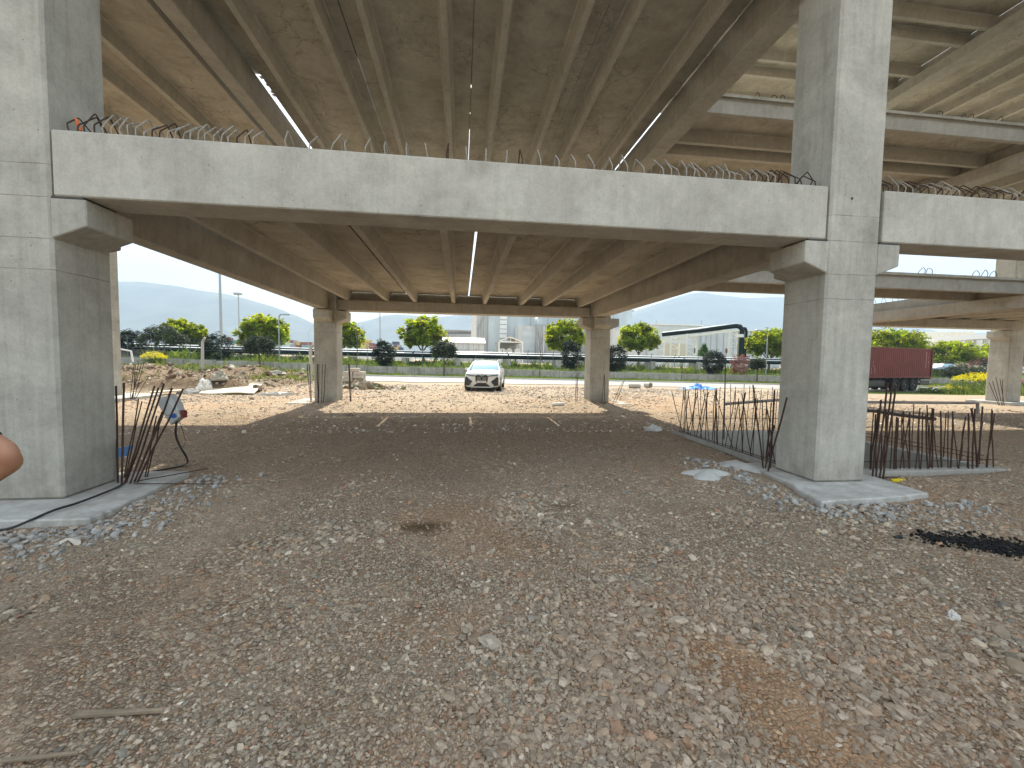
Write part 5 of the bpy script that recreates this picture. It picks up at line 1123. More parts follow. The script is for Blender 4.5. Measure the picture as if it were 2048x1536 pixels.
for k in range(9):
    a, b_ = xq_(999, Yh), xq_(1013, Yh); z = zq(1006, 676-k*9.2, Yh); z2 = zq(1006, 676-(k+.85)*9.2, Yh)
    MB().box(a, b_, Yh-.5, Yh, z, z2).build('louvre_panel', M['roofw'], h1)
block(h1, 'door_surround', 1036, 1075, 652, 103, 6, M['cladw']); block(h1, 'roller_door', 1045, 1072, 659, 102.85, .12, M['clad2'])
block(h1, 'annex_wall', 1073, 1172, 650, 101, 8, M['cladg']); block(h1, 'annex_wall', 1172, 1250, 662, 100.5, 8, M['cladg'])
for px in (1087, 1125): MB().box(xq_(px, 101)-.07, xq_(px, 101)+.07, 100.8, 101, .9, zq(px, 651, 101)).build('downpipe', M['roofw'], h1)
vn = at(1076, 645, Y=100.9); MB().tube([vn, vn+Vector((0, 0, .5)), vn+Vector((-.3, -.2, .8)), vn+Vector((-.7, -.3, .6))], [.15, .2, .42, .4], 10).build('roof_vent', M['roofw'], h1, smooth=True)
# low shed left of the hall
h2 = empty('low_shed', (xq_(930, 92), 92, 1), 'long low shed with bright white pitched roof left of the factory hall', 'building')
a, b_ = xq_(880, 92), xq_(968, 92); ze, zt2 = zq(925, 685, 92), zq(925, 675.5, 97)
MB().box(a, b_, 92, 102, .8, ze).build('wall', M['cladw'], h2); MB().prism([(91.6, ze), (97, zt2), (102.4, ze), (102.4, ze-.15), (97, zt2-.15), (91.6, ze-.15)], 'x', a-.3, b_+.3).build('roof', M['roofw'], h2)
for px in np.arange(884, 968, 10.5): x = xq_(px, 92); MB().box(x-.05, x+.05, 91.93, 92, .9, ze-.2).build('wall_seam', M['cladg'], h2)
for px in np.arange(890, 966, 9): MB().prism([(91.9, ze+.13), (96.8, zt2+.02), (96.8, zt2+.12), (91.9, ze+.23)], 'x', xq_(px, 92)-.06, xq_(px, 92)+.06).build('roof_seam', M['cladg'], h2)
MB().tube([at(926, 709, Y=91), at(926, 699, Y=91)], .75, 14).build('water_tank', M['clad'], h2, smooth=True)
# steel canopy
h3 = empty('steel_canopy', (xq_(1022, 90), 90, 1), 'cream steel-framed canopy with triangular gable over tanks beside the factory hall', 'canopy')
for px in (998, 1045): 
    for dy in (0, 9): x = xq_(px, 90); MB().box(x-.14, x+.14, 90+dy-.14, 90+dy+.14, .8, zq(px, 683, 90)).build('post', M['steelw'], h3)
pa, pb, pt = at(996, 683, Y=90), at(1047, 685, Y=90), at(1021, 674, Y=90)
MB().bar(pa, pb, .25, .2).build('tie_beam', M['steelw'], h3); MB().bar(pa, pt, .25, .2).build('rafter', M['steelw'], h3); MB().bar(pt, pb, .25, .2).build('rafter', M['steelw'], h3)
for f__ in (.3, .5, .7): p_ = pa.lerp(pb, f__); q_ = (pa.lerp(pt, f__*2) if f__ <= .5 else pt.lerp(pb, f__*2-1)); MB().bar(p_, q_, .12, .12).build('strut', M['steelw'], h3)
MB().add([pa, pt, pt+Vector((0, 9, 0)), pa+Vector((0, 9, 0)), pb, pb+Vector((0, 9, 0))], [(0, 1, 2, 3), (1, 4, 5, 2)]).build('canopy_roof', M['creamw'], h3)
MB().box(xq_(1000, 94), xq_(1043, 94), 98.9, 99, .9, zq(1021, 684, 94)).build('back_wall', M['cladg'], h3)
for px in (1005, 1018, 1034): x = xq_(px, 93); MB().tube([(x, 92.2, zq(px, 703, 93)), (x, 98, zq(px, 703, 93))], .7, 12).build('tank', M['roofw'], h3, smooth=True)
for px in (1003, 1014, 1026, 1038): x = xq_(px, 91); MB().box(x-.35, x+.35, 91, 91.8, .8, zq(px, 708, 91)).build('plinth', M['roofw'], h3)
# distant low building
h4 = empty('distant_block', (xq_(915, 180), 180, 1), 'long low distant block with a row of small dark windows above the white-roofed shed', 'building')
block(h4, 'wall', 886, 958, 661, 180, 20, M['cladg']); block(h4, 'roof', 884, 960, 659.6, 179, 22, M['clad'], pyb=661)
for px in np.arange(889, 954, 2.6): block(h4, 'window', px, px+1.6, 664.5, 179.8, .15, M['winb'], pyb=667.5)
# white hall east
h5 = empty('white_hall', (xq_(1340, 88), 88, 1), 'white flat-roofed industrial hall behind the pipe trestle', 'building')
block(h5, 'wall', 1296, 1403, 649.5, 92, 30, M['clad2']); block(h5, 'wall', 1225, 1300, 657, 93, 30, M['cladw']); block(h5, 'wall', 1403.5, 1560, 661, 91, 30, M['clad'])
block(h5, 'parapet', 1295, 1404, 648.5, 91.7, .4, M['roofw'], pyb=650.5); block(h5, 'parapet', 1403, 1562, 660, 90.7, .4, M['roofw'], pyb=661.8)
block(h5, 'loading_bay', 1330, 1374, 687, 91.8, .3, M['creamw'], pyb=725); block(h5, 'dark_door', 1389, 1392.5, 696, 90.8, .15, M['dk'], pyb=706); block(h5, 'dark_door', 1450, 1455, 717, 90.8, .15, M['dk'], pyb=727)
block(h5, 'notice', 1452, 1457.5, 697, 90.8, .15, M['maroon'], pyb=706)
for px in (1411, 1421, 1433, 1446, 1466, 1500, 1530): x = xq_(px, 91); MB().box(x-.05, x+.05, 90.9, 91, .9, zq(px, 662, 91)).build('wall_seam', M['cladg'], h5)
for px, pt_ in ((1311, 641), (1401, 640), (1415, 655)): x = xq_(px, 92); MB().box(x-.05, x+.05, 92, 92.1, zq(px, 650, 92), zq(px, pt_, 92)).build('aerial', M['cladg'], h5)
# big hall far east
h6 = empty('eastern_hall', (xq_(1930, 105), 105, 1), 'large pale hall with slanted gable and tall ribbed wall panels at far right', 'building')
block(h6, 'wall', 1700, 1880, 672, 125, 40, M['clad'])
for px in np.arange(1838, 1944, 3.0): x = xq_(px, 120); MB().box(x-.12, x+.12, 119.6, 120, zq(px, 676, 120), zq(px, 664-(px-1838)*.015, 120)).build('roof_fin', M['steelw'], h6)
a, b_ = at(1868, 677, Y=104), at(2010, 669, Y=95)
vv = [at(1868, 680, Y=104), at(1925, 676, Y=100), at(2000, 670, Y=96), at(2060, 676, Y=95), at(2060, 745, Y=95), at(1868, 742, Y=104)]
m = MB(); m.add(vv+[p_+Vector((2, 14, 0)) for p_ in vv], [tuple(range(6)), tuple(range(6, 12))[::-1]]+[(i, 6+i, 6+(i+1) % 6, (i+1) % 6) for i in range(6)]); m.build('gable', M['cladw'], h6)
MB().bar(at(1866, 679, Y=103.8), at(2000, 671, Y=95.6), .3, 1.3).build('fascia', M['roofw'], h6); MB().bar(at(1948, 700, Y=98), at(2004, 678, Y=95), .3, .8).build('ramp_edge', M['roofw'], h6)
for i, px in enumerate((1926, 1938, 1952, 1966, 1982)): MB().box(xq_(px, 98.5)-.12, xq_(px, 98.5)+.12, 98.3-i*.5, 98.5, .9, zq(px, 681-i*.6, 98)).build('mullion', M['roofw'], h6)
block(h6, 'cream_annex', 1930, 1975, 719, 90, 5, M['creamw'])
# container stacks far west
fcol = {'red': (.30, .06, .05), 'green': (.06, .20, .19), 'rust': (.24, .09, .07), 'yellow': (.50, .38, .12), 'grey': (.34, .34, .35), 'navy': (.05, .07, .12), 'white': (.6, .6, .58), 'teal': (.10, .28, .30)}
FM = {k: ribbed('container '+k, c, 3) for k, c in fcol.items()}
cst = [(454, 461, 675, 684, 'red'), (461, 482, 680, 687, 'green'), (461, 482, 688, 694, 'white'), (578, 586, 680, 686, 'rust'), (586, 592, 680, 688, 'grey'), (579, 592, 688, 695, 'grey'), (592, 600, 683, 690, 'yellow'), (592, 600, 690, 697, 'rust'),
       (600, 612, 684, 690, 'rust'), (612, 624, 684, 690, 'rust'), (602, 624, 691, 695, 'teal'), (712, 726, 679, 684.5, 'yellow'), (727, 742, 679, 684.5, 'yellow'), (712, 726, 685, 690.5, 'yellow'), (727, 739, 685, 690.5, 'yellow'), (714, 738, 691, 697, 'yellow'),
       (739, 748, 686, 692, 'rust'), (740, 747, 693, 700, 'red'), (748, 754, 687, 696, 'rust'), (784, 798, 683, 689, 'navy'), (786, 793, 689.5, 694, 'rust'), (794, 802, 689.5, 694, 'grey'), (785, 797, 694.5, 701, 'yellow'), (797, 806, 694.5, 701, 'navy')]
pos = {'red': 'red', 'green': 'green', 'white': 'white', 'rust': 'brown', 'grey': 'grey', 'yellow': 'yellow', 'teal': 'teal', 'navy': 'navy'}
lab_ = ['red container end poking out above the dark bush by the thick mast', 'dark green long container left of the broad round tree', 'white container below the dark green one, left of the broad round tree',
        'brown container on top of the stack just right of the broad round tree', 'narrow grey container on top, right of the broad round tree', 'grey container at the bottom of the stack right of the broad round tree', 'yellow container on top between the grey and the brown ones', 'brown container below the yellow one near the far west column',
        'brown container on the top row, nearer the grey stack, left of the far west column', 'brown container on the top row directly left of the far west column', 'teal container at the bottom, directly left of the far west column',
        'yellow container on the top row next to the tree at the far west column', 'yellow container on the top row, right one, left of the slender mast', 'yellow container on the second row next to the tree at the far west column', 'yellow container on the second row, right one, left of the slender mast', 'long yellow container on the bottom row left of the slender mast',
        'brown container right of the yellow stack, upper one', 'bright red container right of the yellow stack, lower one', 'brown container half behind the conical dark bush', 'navy container on top between the conical bush and the central round tree', 'brown container in the second row under the navy one', 'grey container in the second row under the navy one', 'yellow container in the bottom row between the conical bush and the central tree', 'navy container in the bottom row beside the central round tree']
for i, (a, b_, c_, d_, k) in enumerate(cst):
    Yc = 170+(i % 3)*.3; xa, xb = xq_(a, Yc)+.06, xq_(b_, Yc)-.06
    o = MB().box(xa, xb, Yc, Yc+2.4, zq(a, d_, Yc)+.03, zq(a, c_, Yc)).build('far_container', FM[k], None, bevel=.06, loc=(xa, Yc, 2))
    tag(o, lab_[i], 'shipping container', 'distant stacked containers')
MB().box(xq_(420, 172), xq_(830, 172), 172.8, 176, .6, zq(640, 701, 172)).build('x', M['cladg'], None)
bpy.data.objects['x'].name = 'yard_wall'; tag(bpy.data.objects['yard_wall'], 'long low grey yard wall behind the pipes under the distant containers', 'wall')
# small white site cabin roofs seen over the pipes
for px0, px1, pt_, lab in ((715, 756, 704.5, 'low white van roofs row seen over the pipes right of the far west column'), (785, 826, 702.5, 'low white cabin roof seen over the pipes left of the central tree')):
    o = MB().box(xq_(px0, 75), xq_(px1, 75), 75, 78, 1.2, zq(px0, pt_, 75)).build('site_cabin', M['roofw'], None, bevel=.1, loc=(xq_(px0, 75), 75, 1.5)); tag(o, lab, 'cabin')

# ------------------------------------------------------------------ lamps and masts
M['galv'] = simple('galvanised mast', (.34, .36, .37), .45, metal=.5)
def mast(px, pyt, pyb, Y, r, name, lab, cat, group=None, head=None, arm=None):
    b0 = at(px, pyb, Y=Y); t0 = at(px, pyt, Y=Y); z0 = float(Tz(b0.x, Y))
    e_ = empty(name, (b0.x, Y, z0), lab, cat, group); MB().tube([(b0.x, Y, z0), (b0.x, Y, t0.z)], [r, r*.6], 8).build('mast_pole', M['galv'], e_, smooth=True)
    if head: 
        MB().box(b0.x-head, b0.x+head, Y-.3, Y+.3, t0.z, t0.z+.2).build('head_frame', M['galv'], e_)
        for k in (-.8, -.27, .27, .8): MB().box(b0.x+head*k-.2, b0.x+head*k+.2, Y-.5, Y-.3, t0.z+.1, t0.z+.5).build('floodlight', M['galv'], e_)
    if arm:
        p_ = at(px+arm[0], arm[1], Y=Y); MB().tube([(b0.x, Y, t0.z-.1), (b0.x+(p_.x-b0.x)*.4, Y, t0.z+.25), p_], .06, 6).build('lamp_arm', M['galv'], e_, smooth=True)
        MB().box(min(p_.x, p_.x+(.7 if arm[0] > 0 else -.7)), max(p_.x, p_.x+(.7 if arm[0] > 0 else -.7)), Y-.15, Y+.15, p_.z-.06, p_.z+.08).build('lamp_head', M['galv'], e_, bevel=.03)
    return e_
mast(443, 500, 695, 75, .26, 'floodlight_mast', 'thickest tall grey mast, rising left of the big round tree', 'mast', 'tall masts', head=1.4)
mast(479, 590, 700, 110, .22, 'floodlight_mast', 'thin grey mast with a small floodlight crown behind the big round tree', 'mast', 'tall masts', head=.9)
mast(760, 560, 700, 95, .14, 'floodlight_mast', 'slender mast rising behind the dark conical bush, its top hidden by the deck', 'mast', 'tall masts', head=1.0)
mast(1259, 623, 700, 130, .2, 'floodlight_mast', 'slim mast right of the far east column with a small crown', 'mast', 'tall masts', head=1.0)
mast(559, 633, 735, 49.5, .085, 'street_lamp', 'street lamp with an arm to the right in front of the big round tree', 'street lamp', 'street lamps', arm=(7, 629))
mast(1531, 666, 752, 49.5, .08, 'street_lamp', 'street lamp with white head leaning left near the near east column', 'street lamp', 'street lamps', arm=(-9, 661))
mast(1922, 690, 740, 62, .09, 'street_lamp', 'street lamp in front of the middle eastern tree', 'street lamp', 'street lamps', arm=(-5, 687))
mast(618, 661, 695, 150, .12, 'street_lamp', 'distant thin lamp over the far container stacks', 'street lamp', 'street lamps', arm=(2, 660))

# ------------------------------------------------------------------ vegetation
def leafmat(name, c, tr_, tw=.45, rough=.6):
    m = bpy.data.materials.new(name); m.use_nodes = True; t = m.node_tree; t.nodes.clear(); L = t.links.new
    o_ = nd(t, 'ShaderNodeOutputMaterial'); df = nd(t, 'ShaderNodeBsdfPrincipled'); tl = nd(t, 'ShaderNodeBsdfTranslucent'); mx = nd(t, 'ShaderNodeMixShader'); mx.inputs[0].default_value = tw
    a = nd(t, 'ShaderNodeAttribute', attribute_name='leaf')
    for nn, base, inp in ((0, c, df.inputs['Base Color']), (1, tr_, tl.inputs['Color'])):
        q = nd(t, 'ShaderNodeMix', data_type='RGBA', blend_type='MULTIPLY'); q.inputs[0].default_value = 1; q.inputs[6].default_value = base+(1,); L(a.outputs['Color'], q.inputs[7]); L(q.outputs[2], inp)
    df.inputs['Roughness'].default_value = rough; df.inputs['Specular IOR Level'].default_value = .3; L(df.outputs[0], mx.inputs[1]); L(tl.outputs[0], mx.inputs[2]); L(mx.outputs[0], o_.inputs[0]); return m
M['leafA'] = leafmat('fresh maple leaves', (.085, .13, .012), (.50, .58, .02), .5); M['needle'] = leafmat('grey-green pine needles', (.05, .066, .036), (.05, .07, .03), .2)
M['cyp'] = leafmat('dark cypress foliage', (.012, .026, .014), (.015, .03, .01), .15); M['redl'] = leafmat('red-brown leaves', (.20, .075, .055), (.30, .10, .07), .4)
M['cone'] = leafmat('bright conifer foliage', (.05, .13, .02), (.1, .25, .02), .3); M['weed'] = leafmat('weeds', (.09, .13, .035), (.18, .26, .045), .4); M['flower'] = leafmat('yellow flowers', (.80, .68, .02), (.8, .7, .02), .3)
M['bark'] = simple('grey-brown bark', (.12, .095, .075), .9, bump=.6, bscale=14, var=.25)

def leaves(centers, n, rad, size, asp=.7, up=.3, jit=None, outward=None):
    """n leaves about each centre -> arrays"""
    c = np.repeat(centers, n, 0); N = len(c)
    d_ = rng.normal(0, 1, (N, 3)); d_ /= np.linalg.norm(d_, axis=1)[:, None]; p_ = c+d_*(rng.uniform(0, 1, (N, 1))**.45)*(np.repeat(rad, n)[:, None] if np.ndim(rad) else rad)
    a = rng.normal(0, 1, (N, 3)); a[:, 2] *= up; a /= np.linalg.norm(a, axis=1)[:, None]; b_ = np.cross(a, rng.normal(0, 1, (N, 3))); b_ /= np.linalg.norm(b_, axis=1)[:, None]
    s_ = size*rng.uniform(.6, 1.3, (N, 1)); a = a*s_; b_ = b_*s_*asp
    v_ = np.stack([p_-a, p_-b_*.8+a*.1, p_+a, p_+b_*.8+a*.1], 1).reshape(-1, 3); f_ = np.arange(N*4).reshape(-1, 4)
    return v_, f_, N
def crown(name, cx, cy, zlo, zhi, rx_, ry_, mat, parent, nc=170, nl=24, size=.2, cr=.55, shape='round', seed=0, asp=.7):
    cz = (zlo+zhi)/2; rz = (zhi-zlo)/2; cs = []; k = 0
    while len(cs) < nc:
        d_ = rng.normal(0, 1, 3); d_ /= np.linalg.norm(d_); r = rng.uniform(.35, 1)**.5
        if d_[2] < -.75 and shape == 'round': continue
        wob = 1+.27*mn.noise(Vector((d_[0]*1.7+seed, d_[1]*1.7, d_[2]*1.7)))+.12*mn.noise(Vector((d_[0]*4+seed, d_[1]*4, d_[2]*4)))
        p_ = d_*r*wob
        if shape == 'cone': t_ = (p_[2]+1)/2; f__ = max(.08, 1.05-t_); p_[0] *= f__*1.5; p_[1] *= f__*1.5
        if shape == 'column': m_ = max(abs(p_[0]), abs(p_[1]), abs(p_[2])); p_[0] *= 1.15; p_[1] *= 1.15; p_[2] = np.sign(p_[2])*abs(p_[2])**.8
        cs.append((cx+p_[0]*(rx_-cr*.6), cy+p_[1]*(ry_-cr*.6), cz+p_[2]*(rz-cr*.5)))
    cs = np.array(cs); rad = cr*rng.uniform(.6, 1.2, nc)
    v_, f_, N = leaves(cs, nl, rad, size, asp)
    tint = np.repeat(np.repeat(rng.uniform(.5, 1.3, (nc, 1)), 3, 1)*np.array([[1, 1, 1]])+rng.normal(0, .05, (nc, 3)), nl, 0)*rng.uniform(.8, 1.2, (N, 1)); tint = np.repeat(np.clip(tint, .3, 1.6), 4, 0)
    return np_mesh(name, v_, f_, mat, parent, {'leaf': tint}, loc=(cx, cy, cz))
def broadleaf(px0, px1, pyt, pyb, Y, lab, ptr=None, seed=0):
    c_ = (px0+px1)/2; cx = xq_(c_, Y); rx_ = abs(xq_(px1, Y)-xq_(px0, Y))/2; zt_, zb_ = zq(c_, pyt, Y), zq(c_, pyb, Y); z0 = float(Tz(cx, Y))
    e_ = empty('round_tree', (cx, Y, z0), lab, 'tree', 'round bright green street trees')
    lean = random.gauss(0, .1); fork = zb_+.35
    MB().tube([(cx, Y, z0-.1), (cx+lean*.4, Y, (z0+fork)/2), (cx+lean, Y, fork)], [.2, .15, .13], 8).build('trunk', M['bark'], e_, smooth=True)
    for k in range(6):
        a = k*1.05+seed; MB().tube([(cx+lean, Y, fork-.1), (cx+lean+math.cos(a)*rx_*.35, Y+math.sin(a)*rx_*.35, fork+(zt_-zb_)*.28), (cx+lean+math.cos(a)*rx_*.6, Y+math.sin(a)*rx_*.6, fork+(zt_-zb_)*.55)], [.09, .06, .025], 5).build('limb', M['bark'], e_, smooth=True)
    crown('crown', cx, Y, zb_, zt_, rx_*1.04, rx_*.9, M['leafA'], e_, nc=230, nl=34, size=.20, cr=max(.42, rx_*.16), seed=seed)
broadleaf(326, 412, 636, 706, 60, 'bright green round tree at far left, partly behind the grey pine', seed=1)
broadleaf(474, 582, 628, 704, 58, 'broad bright green round tree behind the left street lamp', seed=2.3)
broadleaf(640, 729, 640, 704, 60, 'bright green round tree partly hidden by the far west column', seed=3.1)
broadleaf(800, 894, 630, 709, 58, 'bright green round tree standing alone left of the factory hall', seed=4.7)
broadleaf(1089, 1173, 636, 714, 60, 'bright green round tree just left of the far east column', seed=5.2)
broadleaf(1237, 1318, 645, 712, 61, 'bright green round tree right of the far east column with its trunk in view', seed=6.4)
broadleaf(1494, 1585, 656, 724, 57, 'bright green round tree left of the near east column, behind the lamp with white head', seed=7.8)
broadleaf(1738, 1840, 655, 722, 56, 'bright green round tree rising above the red container', seed=8.9)
broadleaf(1856, 1942, 680, 736, 60, 'bright green round tree right of the red container', seed=9.4)
broadleaf(1966, 2052, 680, 735, 60, 'bright green round tree beside the far right column', seed=10.2)
def shrub(name, px0, px1, pyt, pyb, Y, mat, lab, cat, shape='column', nc=130, nl=26, size=.11, trunk=None, group=None, seed=0, cr=.34):
    c_ = (px0+px1)/2; cx = xq_(c_, Y); rx_ = abs(xq_(px1, Y)-xq_(px0, Y))/2; zt_, zb_ = zq(c_, pyt, Y), zq(c_, pyb, Y); z0 = float(Tz(cx, Y))
    e_ = empty(name, (cx, Y, z0), lab, cat, group)
    MB().tube([(cx, Y, z0-.1), (cx+.06, Y, z0+(zb_-z0)*.6), (cx, Y, max(zb_, z0)+.5)], [.11, .08, .05], 7).build('trunk', M['bark'], e_, smooth=True)
    crown('crown', cx, Y, max(zb_, z0-.05), zt_, rx_, rx_, mat, e_, nc=nc, nl=nl, size=size, cr=cr, shape=shape, seed=seed, asp=.35)
for a in ((283, 374, 651, 704, 45, 'wide grey-green umbrella pine on a bare trunk at far left', 11), (484, 552, 671, 714, 44, 'grey-green umbrella pine in front of the broad round tree', 12), (858, 917, 680, 722, 43, 'olive-green umbrella pine left of the white car', 13), (1500, 1532, 716, 742, 44, 'small olive-green pine by the right street lamp', 14), (1899, 1962, 729, 764, 42, 'grey-green round pine between the red container and the yellow bush', 15)):
    shrub('umbrella_pine', a[0], a[1], a[2], a[3], a[4], M['needle'], a[5], 'pine tree', 'round', nc=120, nl=40, size=.13, group='umbrella pines', seed=a[6], cr=.4)
for a in ((236, 292, 660, 722, 47.5, 'dark dense cypress bush at the left edge of the planting', 21), (403, 463, 666, 733, 47.5, 'dark dense cypress bush right of the bent concrete post', 22), (746, 790, 680, 736, 47, 'dark conical cypress bush by the slender mast', 23), (1122, 1162, 678, 740, 47, 'dark cypress bush in front of the round tree at the far east column', 24), (1212, 1252, 686, 747, 47, 'dark cypress bush just right of the far east column', 25), (1409, 1450, 699, 752, 47, 'dark lumpy cypress bush right of the trestle', 26), (1962, 2026, 712, 758, 50, 'dark bush behind the yellow flowering bush', 27)):
    shrub('cypress_bush', a[0], a[1], a[2], a[3], a[4], M['cyp'], a[5], 'bush', 'column', nc=170, nl=34, size=.12, group='dark cypress bushes', seed=a[6])
shrub('cone_conifer', 1395, 1421, 685, 724, 56, M['cone'], 'small bright green cone-shaped conifer by the trestle', 'conifer', 'cone', seed=31)
shrub('red_shrub', 1465, 1502, 708, 752, 47.5, M['redl'], 'red-brown leafed shrub below the vertical pipes', 'shrub', 'column', nc=90, nl=22, seed=33)
shrub('red_shrub', 1940, 1980, 716, 756, 50.5, M['redl'], 'red-brown shrub between the round pine and the dark bush at right', 'shrub', 'column', nc=90, nl=22, seed=34)
# bare young trees
def bare(px, pyt, pyb, Y, lab, seed):
    b0 = at(px, pyb, Y=Y); t0 = at(px, pyt, Y=Y); z0 = float(Tz(b0.x, Y)); random.seed(seed)
    e_ = empty('bare_sapling', (b0.x, Y, z0), lab, 'sapling', 'bare saplings'); H = t0.z-z0
    MB().tube([(b0.x, Y, z0), (b0.x+.1, Y, z0+H*.5), (b0.x+random.gauss(0, .2), Y, t0.z)], [.05, .035, .012], 6).build('trunk', M['bark'], e_)
    for k in range(12):
        h_ = z0+H*random.uniform(.3, .85); a = random.uniform(0, 6.28); l_ = H*.28*random.uniform(.5, 1); MB().tube([(b0.x+.08, Y, h_), (b0.x+math.cos(a)*l_*.4, Y+math.sin(a)*l_*.4, h_+l_*.5), (b0.x+math.cos(a)*l_*.6, Y+math.sin(a)*l_*.6, h_+l_*1.1)], [.02, .014, .006], 4).build('twig', M['bark'], e_)
bare(713, 640, 740, 44.5, 'bare sapling in front of the tree at the far west column', 3); bare(1079, 664, 745, 44.5, 'bare sapling in front of the grey annex wall', 5); bare(1362, 724, 762, 42.5, 'short bare sapling on the verge below the trestle', 6)
# flowering bushes
def flowerbush(px0, px1, pyt, Y, lab, nf, seed):
    cx = xq_((px0+px1)/2, Y); rx_ = (xq_(px1, Y)-xq_(px0, Y))/2; z0 = float(Tz(cx, Y)); zt_ = zq((px0+px1)/2, pyt, Y); H = zt_-z0
    e_ = empty('flowering_bush', (cx, Y, z0), lab, 'bush', 'yellow flowering bushes')
    crown('foliage', cx, Y, z0, z0+H*.72, rx_, rx_*.8, M['weed'], e_, nc=110, nl=30, size=.07, cr=.3, shape='column', seed=seed, asp=.35)
    a = rng.uniform(0, 6.28, nf); r = rng.uniform(0, 1, nf)**.5; cs = np.stack([cx+rx_*r*np.cos(a)*.95, Y+rx_*.8*r*np.sin(a), z0+H*(.55+.42*(1-r*r*.7)*rng.uniform(.5, 1.05, nf))], 1)
    v_, f_, N = leaves(cs, 9, .13, .045, .8); np_mesh('blossom', v_, f_, M['flower'], e_, {'leaf': np.repeat(rng.uniform(.8, 1.1, (N, 1)), 4, 0)*np.ones((1, 3))}, loc=(cx, Y, z0+H*.8))
flowerbush(1928, 2016, 744, 27.5, 'big bush covered in bright yellow flowers near the far right column', 260, 41)
flowerbush(282, 332, 702, 38, 'yellow flowering bush among the weeds at far left', 130, 42)
flowerbush(1856, 1932, 770, 28.5, 'low green bush with few yellow flowers behind the trailer', 30, 43)
# grass and weeds as single blades
def blades(name, x, y, h, wd, mat, tint, lab, bend=.35):
    n = len(x); z = Tz(x, y); a = rng.uniform(0, 6.28, n); dx, dy = np.cos(a)*wd, np.sin(a)*wd; lx, ly = rng.normal(0, bend, n)*h, rng.normal(0, bend, n)*h
    v_ = np.stack([np.stack([x-dx, y-dy, z-.02], 1), np.stack([x+dx, y+dy, z-.02], 1), np.stack([x+lx*.4+dx*.7, y+ly*.4+dy*.7, z+h*.6], 1), np.stack([x+lx, y+ly, z+h], 1)], 1).reshape(-1, 3)
    f_ = np.arange(n*4).reshape(-1, 4); o = np_mesh(name, v_, f_, mat, None, {'leaf': np.repeat(tint, 4, 0)}); tag(o, lab, 'grass', kind='stuff'); return o
n = 60000; x = rng.uniform(-62, 70, n); y = rng.uniform(46.3, 56, n); k_ = fbm(x, y, .35, 3, 5) > rng.uniform(.2, .62, n); x, y = x[k_], y[k_]; n = len(x)
h = .30*np.exp(rng.normal(0, .4, n))*(.5+1.5*sst(.45, .75, fbm(x, y, .5, 3, 15))); gr_ = np.stack([.8+.5*n2(x, y, .6, 3), .85+.3*n2(x, y, .6, 3), .7+.4*rng.uniform(0, 1, n)], 1)*rng.uniform(.7, 1.25, (n, 1))
blades('bank_weeds', x, y, h, .05, M['weed'], gr_, 'tall green weeds on the bank between the wall and the pipes')
n = 42000; x = rng.uniform(-45, 62, n); y = rng.uniform(39.1, 45.8, n); k_ = fbm(x, y, .4, 3, 8) > rng.uniform(.25, .6, n); x, y = x[k_], y[k_]; n = len(x)
blades('verge_grass', x, y, .14*np.exp(rng.normal(0, .35, n)), .03, M['weed'], rng.uniform(.7, 1.25, (n, 1))*np.array([[1.1, 1.05, .8]]), 'short grass on the verge between the kerb and the low wall')
n = 30000; x = rng.uniform(-46, -9, n); y = rng.uniform(24, 45, n); k_ = (fbm(x, y, .3, 3, 12) > rng.uniform(.42, .66, n)) & (y+.3*x > 18); x, y = x[k_], y[k_]; n = len(x)
blades('field_weeds', x, y, .15*np.exp(rng.normal(0, .5, n)), .028, M['weed'], rng.uniform(.7, 1.3, (n, 1))*np.array([[1.2, 1.0, .8]]), 'weeds growing over the dug soil west of the yard')
n = 12000; x = rng.uniform(24, 62, n); y = rng.uniform(25.5, 39, n); k_ = (fbm(x, y, .3, 3, 22) > rng.uniform(.3, .6, n)) & (x > 1.345*y); x, y = x[k_], y[k_]; n = len(x)
blades('roadside_weeds', x, y, .3*np.exp(rng.normal(0, .5, n)), .04, M['weed'], rng.uniform(.7, 1.3, (n, 1))*np.array([[1.15, 1.0, .8]]), 'low weeds at the roadside near the yellow bush')
# a few dandelion-like tufts on yard edge
# ------------------------------------------------------------------ parked cars far right
for px, pt_, pb_, lab, c_ in ((1888, 728, 738, 'pale blue car glimpsed under the tree right of the container', (.35, .42, .6)), (2010, 744, 760, 'red and grey car glimpsed behind the yellow bush', (.4, .08, .07))):
    Yc = 58 if px < 1950 else 40; cx = xq_(px, Yc); z0 = float(Tz(cx, Yc)); e_ = empty('parked_car', (cx, Yc, z0), lab, 'car')
    m_ = simple('car paint %d' % px, c_, .3); s_ = [(-2.1, .5), (-2.1, .85), (-1.2, .95), (-.7, 1.42), (.8, 1.45), (1.5, .98), (2.1, .85), (2.1, .4)]
    MB().prism([(cx+a, z0+b_) for a, b_ in s_], 'y', Yc-.8, Yc+.8).build('body', m_, e_, bevel=.08) if False else MB().add([(cx+a, Yc-.8, z0+b_) for a, b_ in s_]+[(cx+a, Yc+.8, z0+b_) for a, b_ in s_], [tuple(range(8)), tuple(range(8, 16))[::-1]]+[(i, 8+i, 8+(i+1) % 8, (i+1) % 8) for i in range(8)]).build('body', m_, e_, bevel=.08)
    MB().add([(cx-1.0, Yc-.82, z0+1.0), (cx+1.25, Yc-.82, z0+1.0), (cx+.75, Yc-.81, z0+1.36), (cx-.65, Yc-.81, z0+1.36)], [(0, 1, 2, 3)]).build('side_window', M['glass'], e_)
    for a in (-1.3, 1.3): MB().tube([(cx+a, Yc-.85, z0+.32), (cx+a, Yc+.85, z0+.32)], .32, 16).build('wheel', M['tyre'], e_)

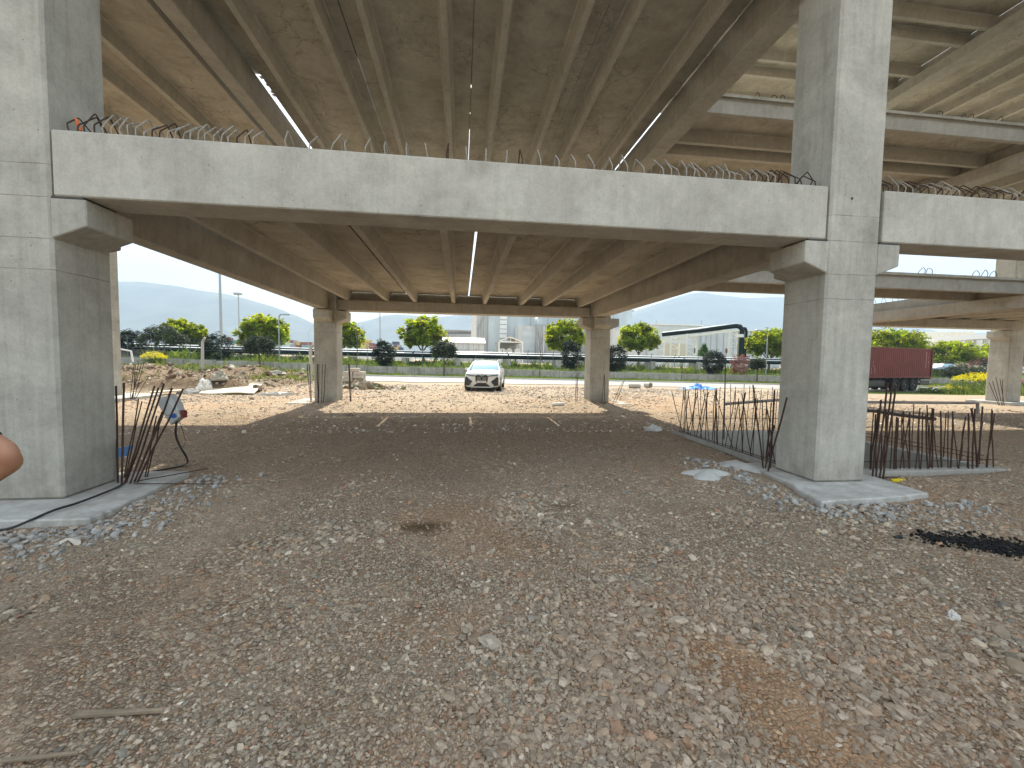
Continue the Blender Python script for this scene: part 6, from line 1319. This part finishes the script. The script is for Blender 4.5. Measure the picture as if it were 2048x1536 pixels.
# ------------------------------------------------------------------ mountains
def ridge(pts, Y, name, col, depth=900, seed=0):
    P_ = [at(px, py, Y=Y) for px, py in pts]; xsr = np.array([p_.x for p_ in P_]); zsr = np.array([p_.z for p_ in P_])
    gx = np.linspace(xsr[0], xsr[-1], 150); gz = np.interp(gx, xsr, zsr); gz = gz+(fbm(gx, gx*0, .01, 4, seed)-.5)*14
    vs = []; m_ = 12
    for j in range(m_+1):
        t_ = j/m_; yy = Y-depth+depth*t_
        for x, z in zip(gx, gz):
            rn = 1+.5*(fbm(x, yy, .004, 4, seed+2)-.5)*(1-t_)*2
            vs.append((x*(yy/Y)**.3, yy, -3+(z+3)*(t_**1.25)*rn))
    k = 150; a, b_ = np.meshgrid(np.arange(k-1), np.arange(m_)); q = (b_*k+a).ravel()
    back = [(x, Y+600, -3) for x in gx]; vs += back; f_ = np.stack([q, q+1, q+k+1, q+k], 1); q2_ = m_*k+np.arange(k-1); f2 = np.stack([q2_, q2_+1, q2_+k+1, q2_+k], 1)
    o = np_mesh(name, vs, np.concatenate([f_, f2]), col, smooth=True); tag(o, kind='structure'); return o
M['mtn'] = simple('forested hillside', (.06, .08, .05), .95, var=.85, vscale=.006)
ridge([(-900, 640), (-400, 560), (-100, 530), (60, 548), (160, 560), (233, 563), (280, 564), (340, 571), (400, 581), (440, 586), (480, 593), (540, 612), (600, 634), (660, 664), (720, 690), (800, 712), (900, 720)], 2700, 'hills', M['mtn'], seed=1)
ridge([(430, 712), (520, 690), (600, 668), (640, 656), (700, 650), (730, 642), (770, 631), (800, 629), (840, 632), (893, 634), (915, 628), (960, 624), (1020, 632), (1120, 650), (1220, 640), (1270, 622), (1320, 606), (1370, 590), (1400, 584), (1440, 590), (1480, 596), (1560, 594), (1640, 600), (1720, 622), (1790, 646), (1900, 668), (2100, 660), (2500, 600), (3200, 640)], 3100, 'hills', M['mtn'], seed=5)
# ------------------------------------------------------------------ haze
hz = MB().box(-3400, 3800, -60, 3900, -7, 720).build('haze', M['mtn'], None); tag(hz, kind='stuff'); hz.display_type = 'WIRE'
hm_ = bpy.data.materials.new('haze'); hm_.use_nodes = True; t_ = hm_.node_tree; t_.nodes.clear(); o_ = t_.nodes.new('ShaderNodeOutputMaterial'); pv = t_.nodes.new('ShaderNodeVolumePrincipled')
pv.inputs['Color'].default_value = (.42, .55, .71, 1); pv.inputs['Density'].default_value = .0004; pv.inputs['Anisotropy'].default_value = .0; t_.links.new(pv.outputs[0], o_.inputs['Volume']); hz.data.materials.clear(); hz.data.materials.append(hm_)
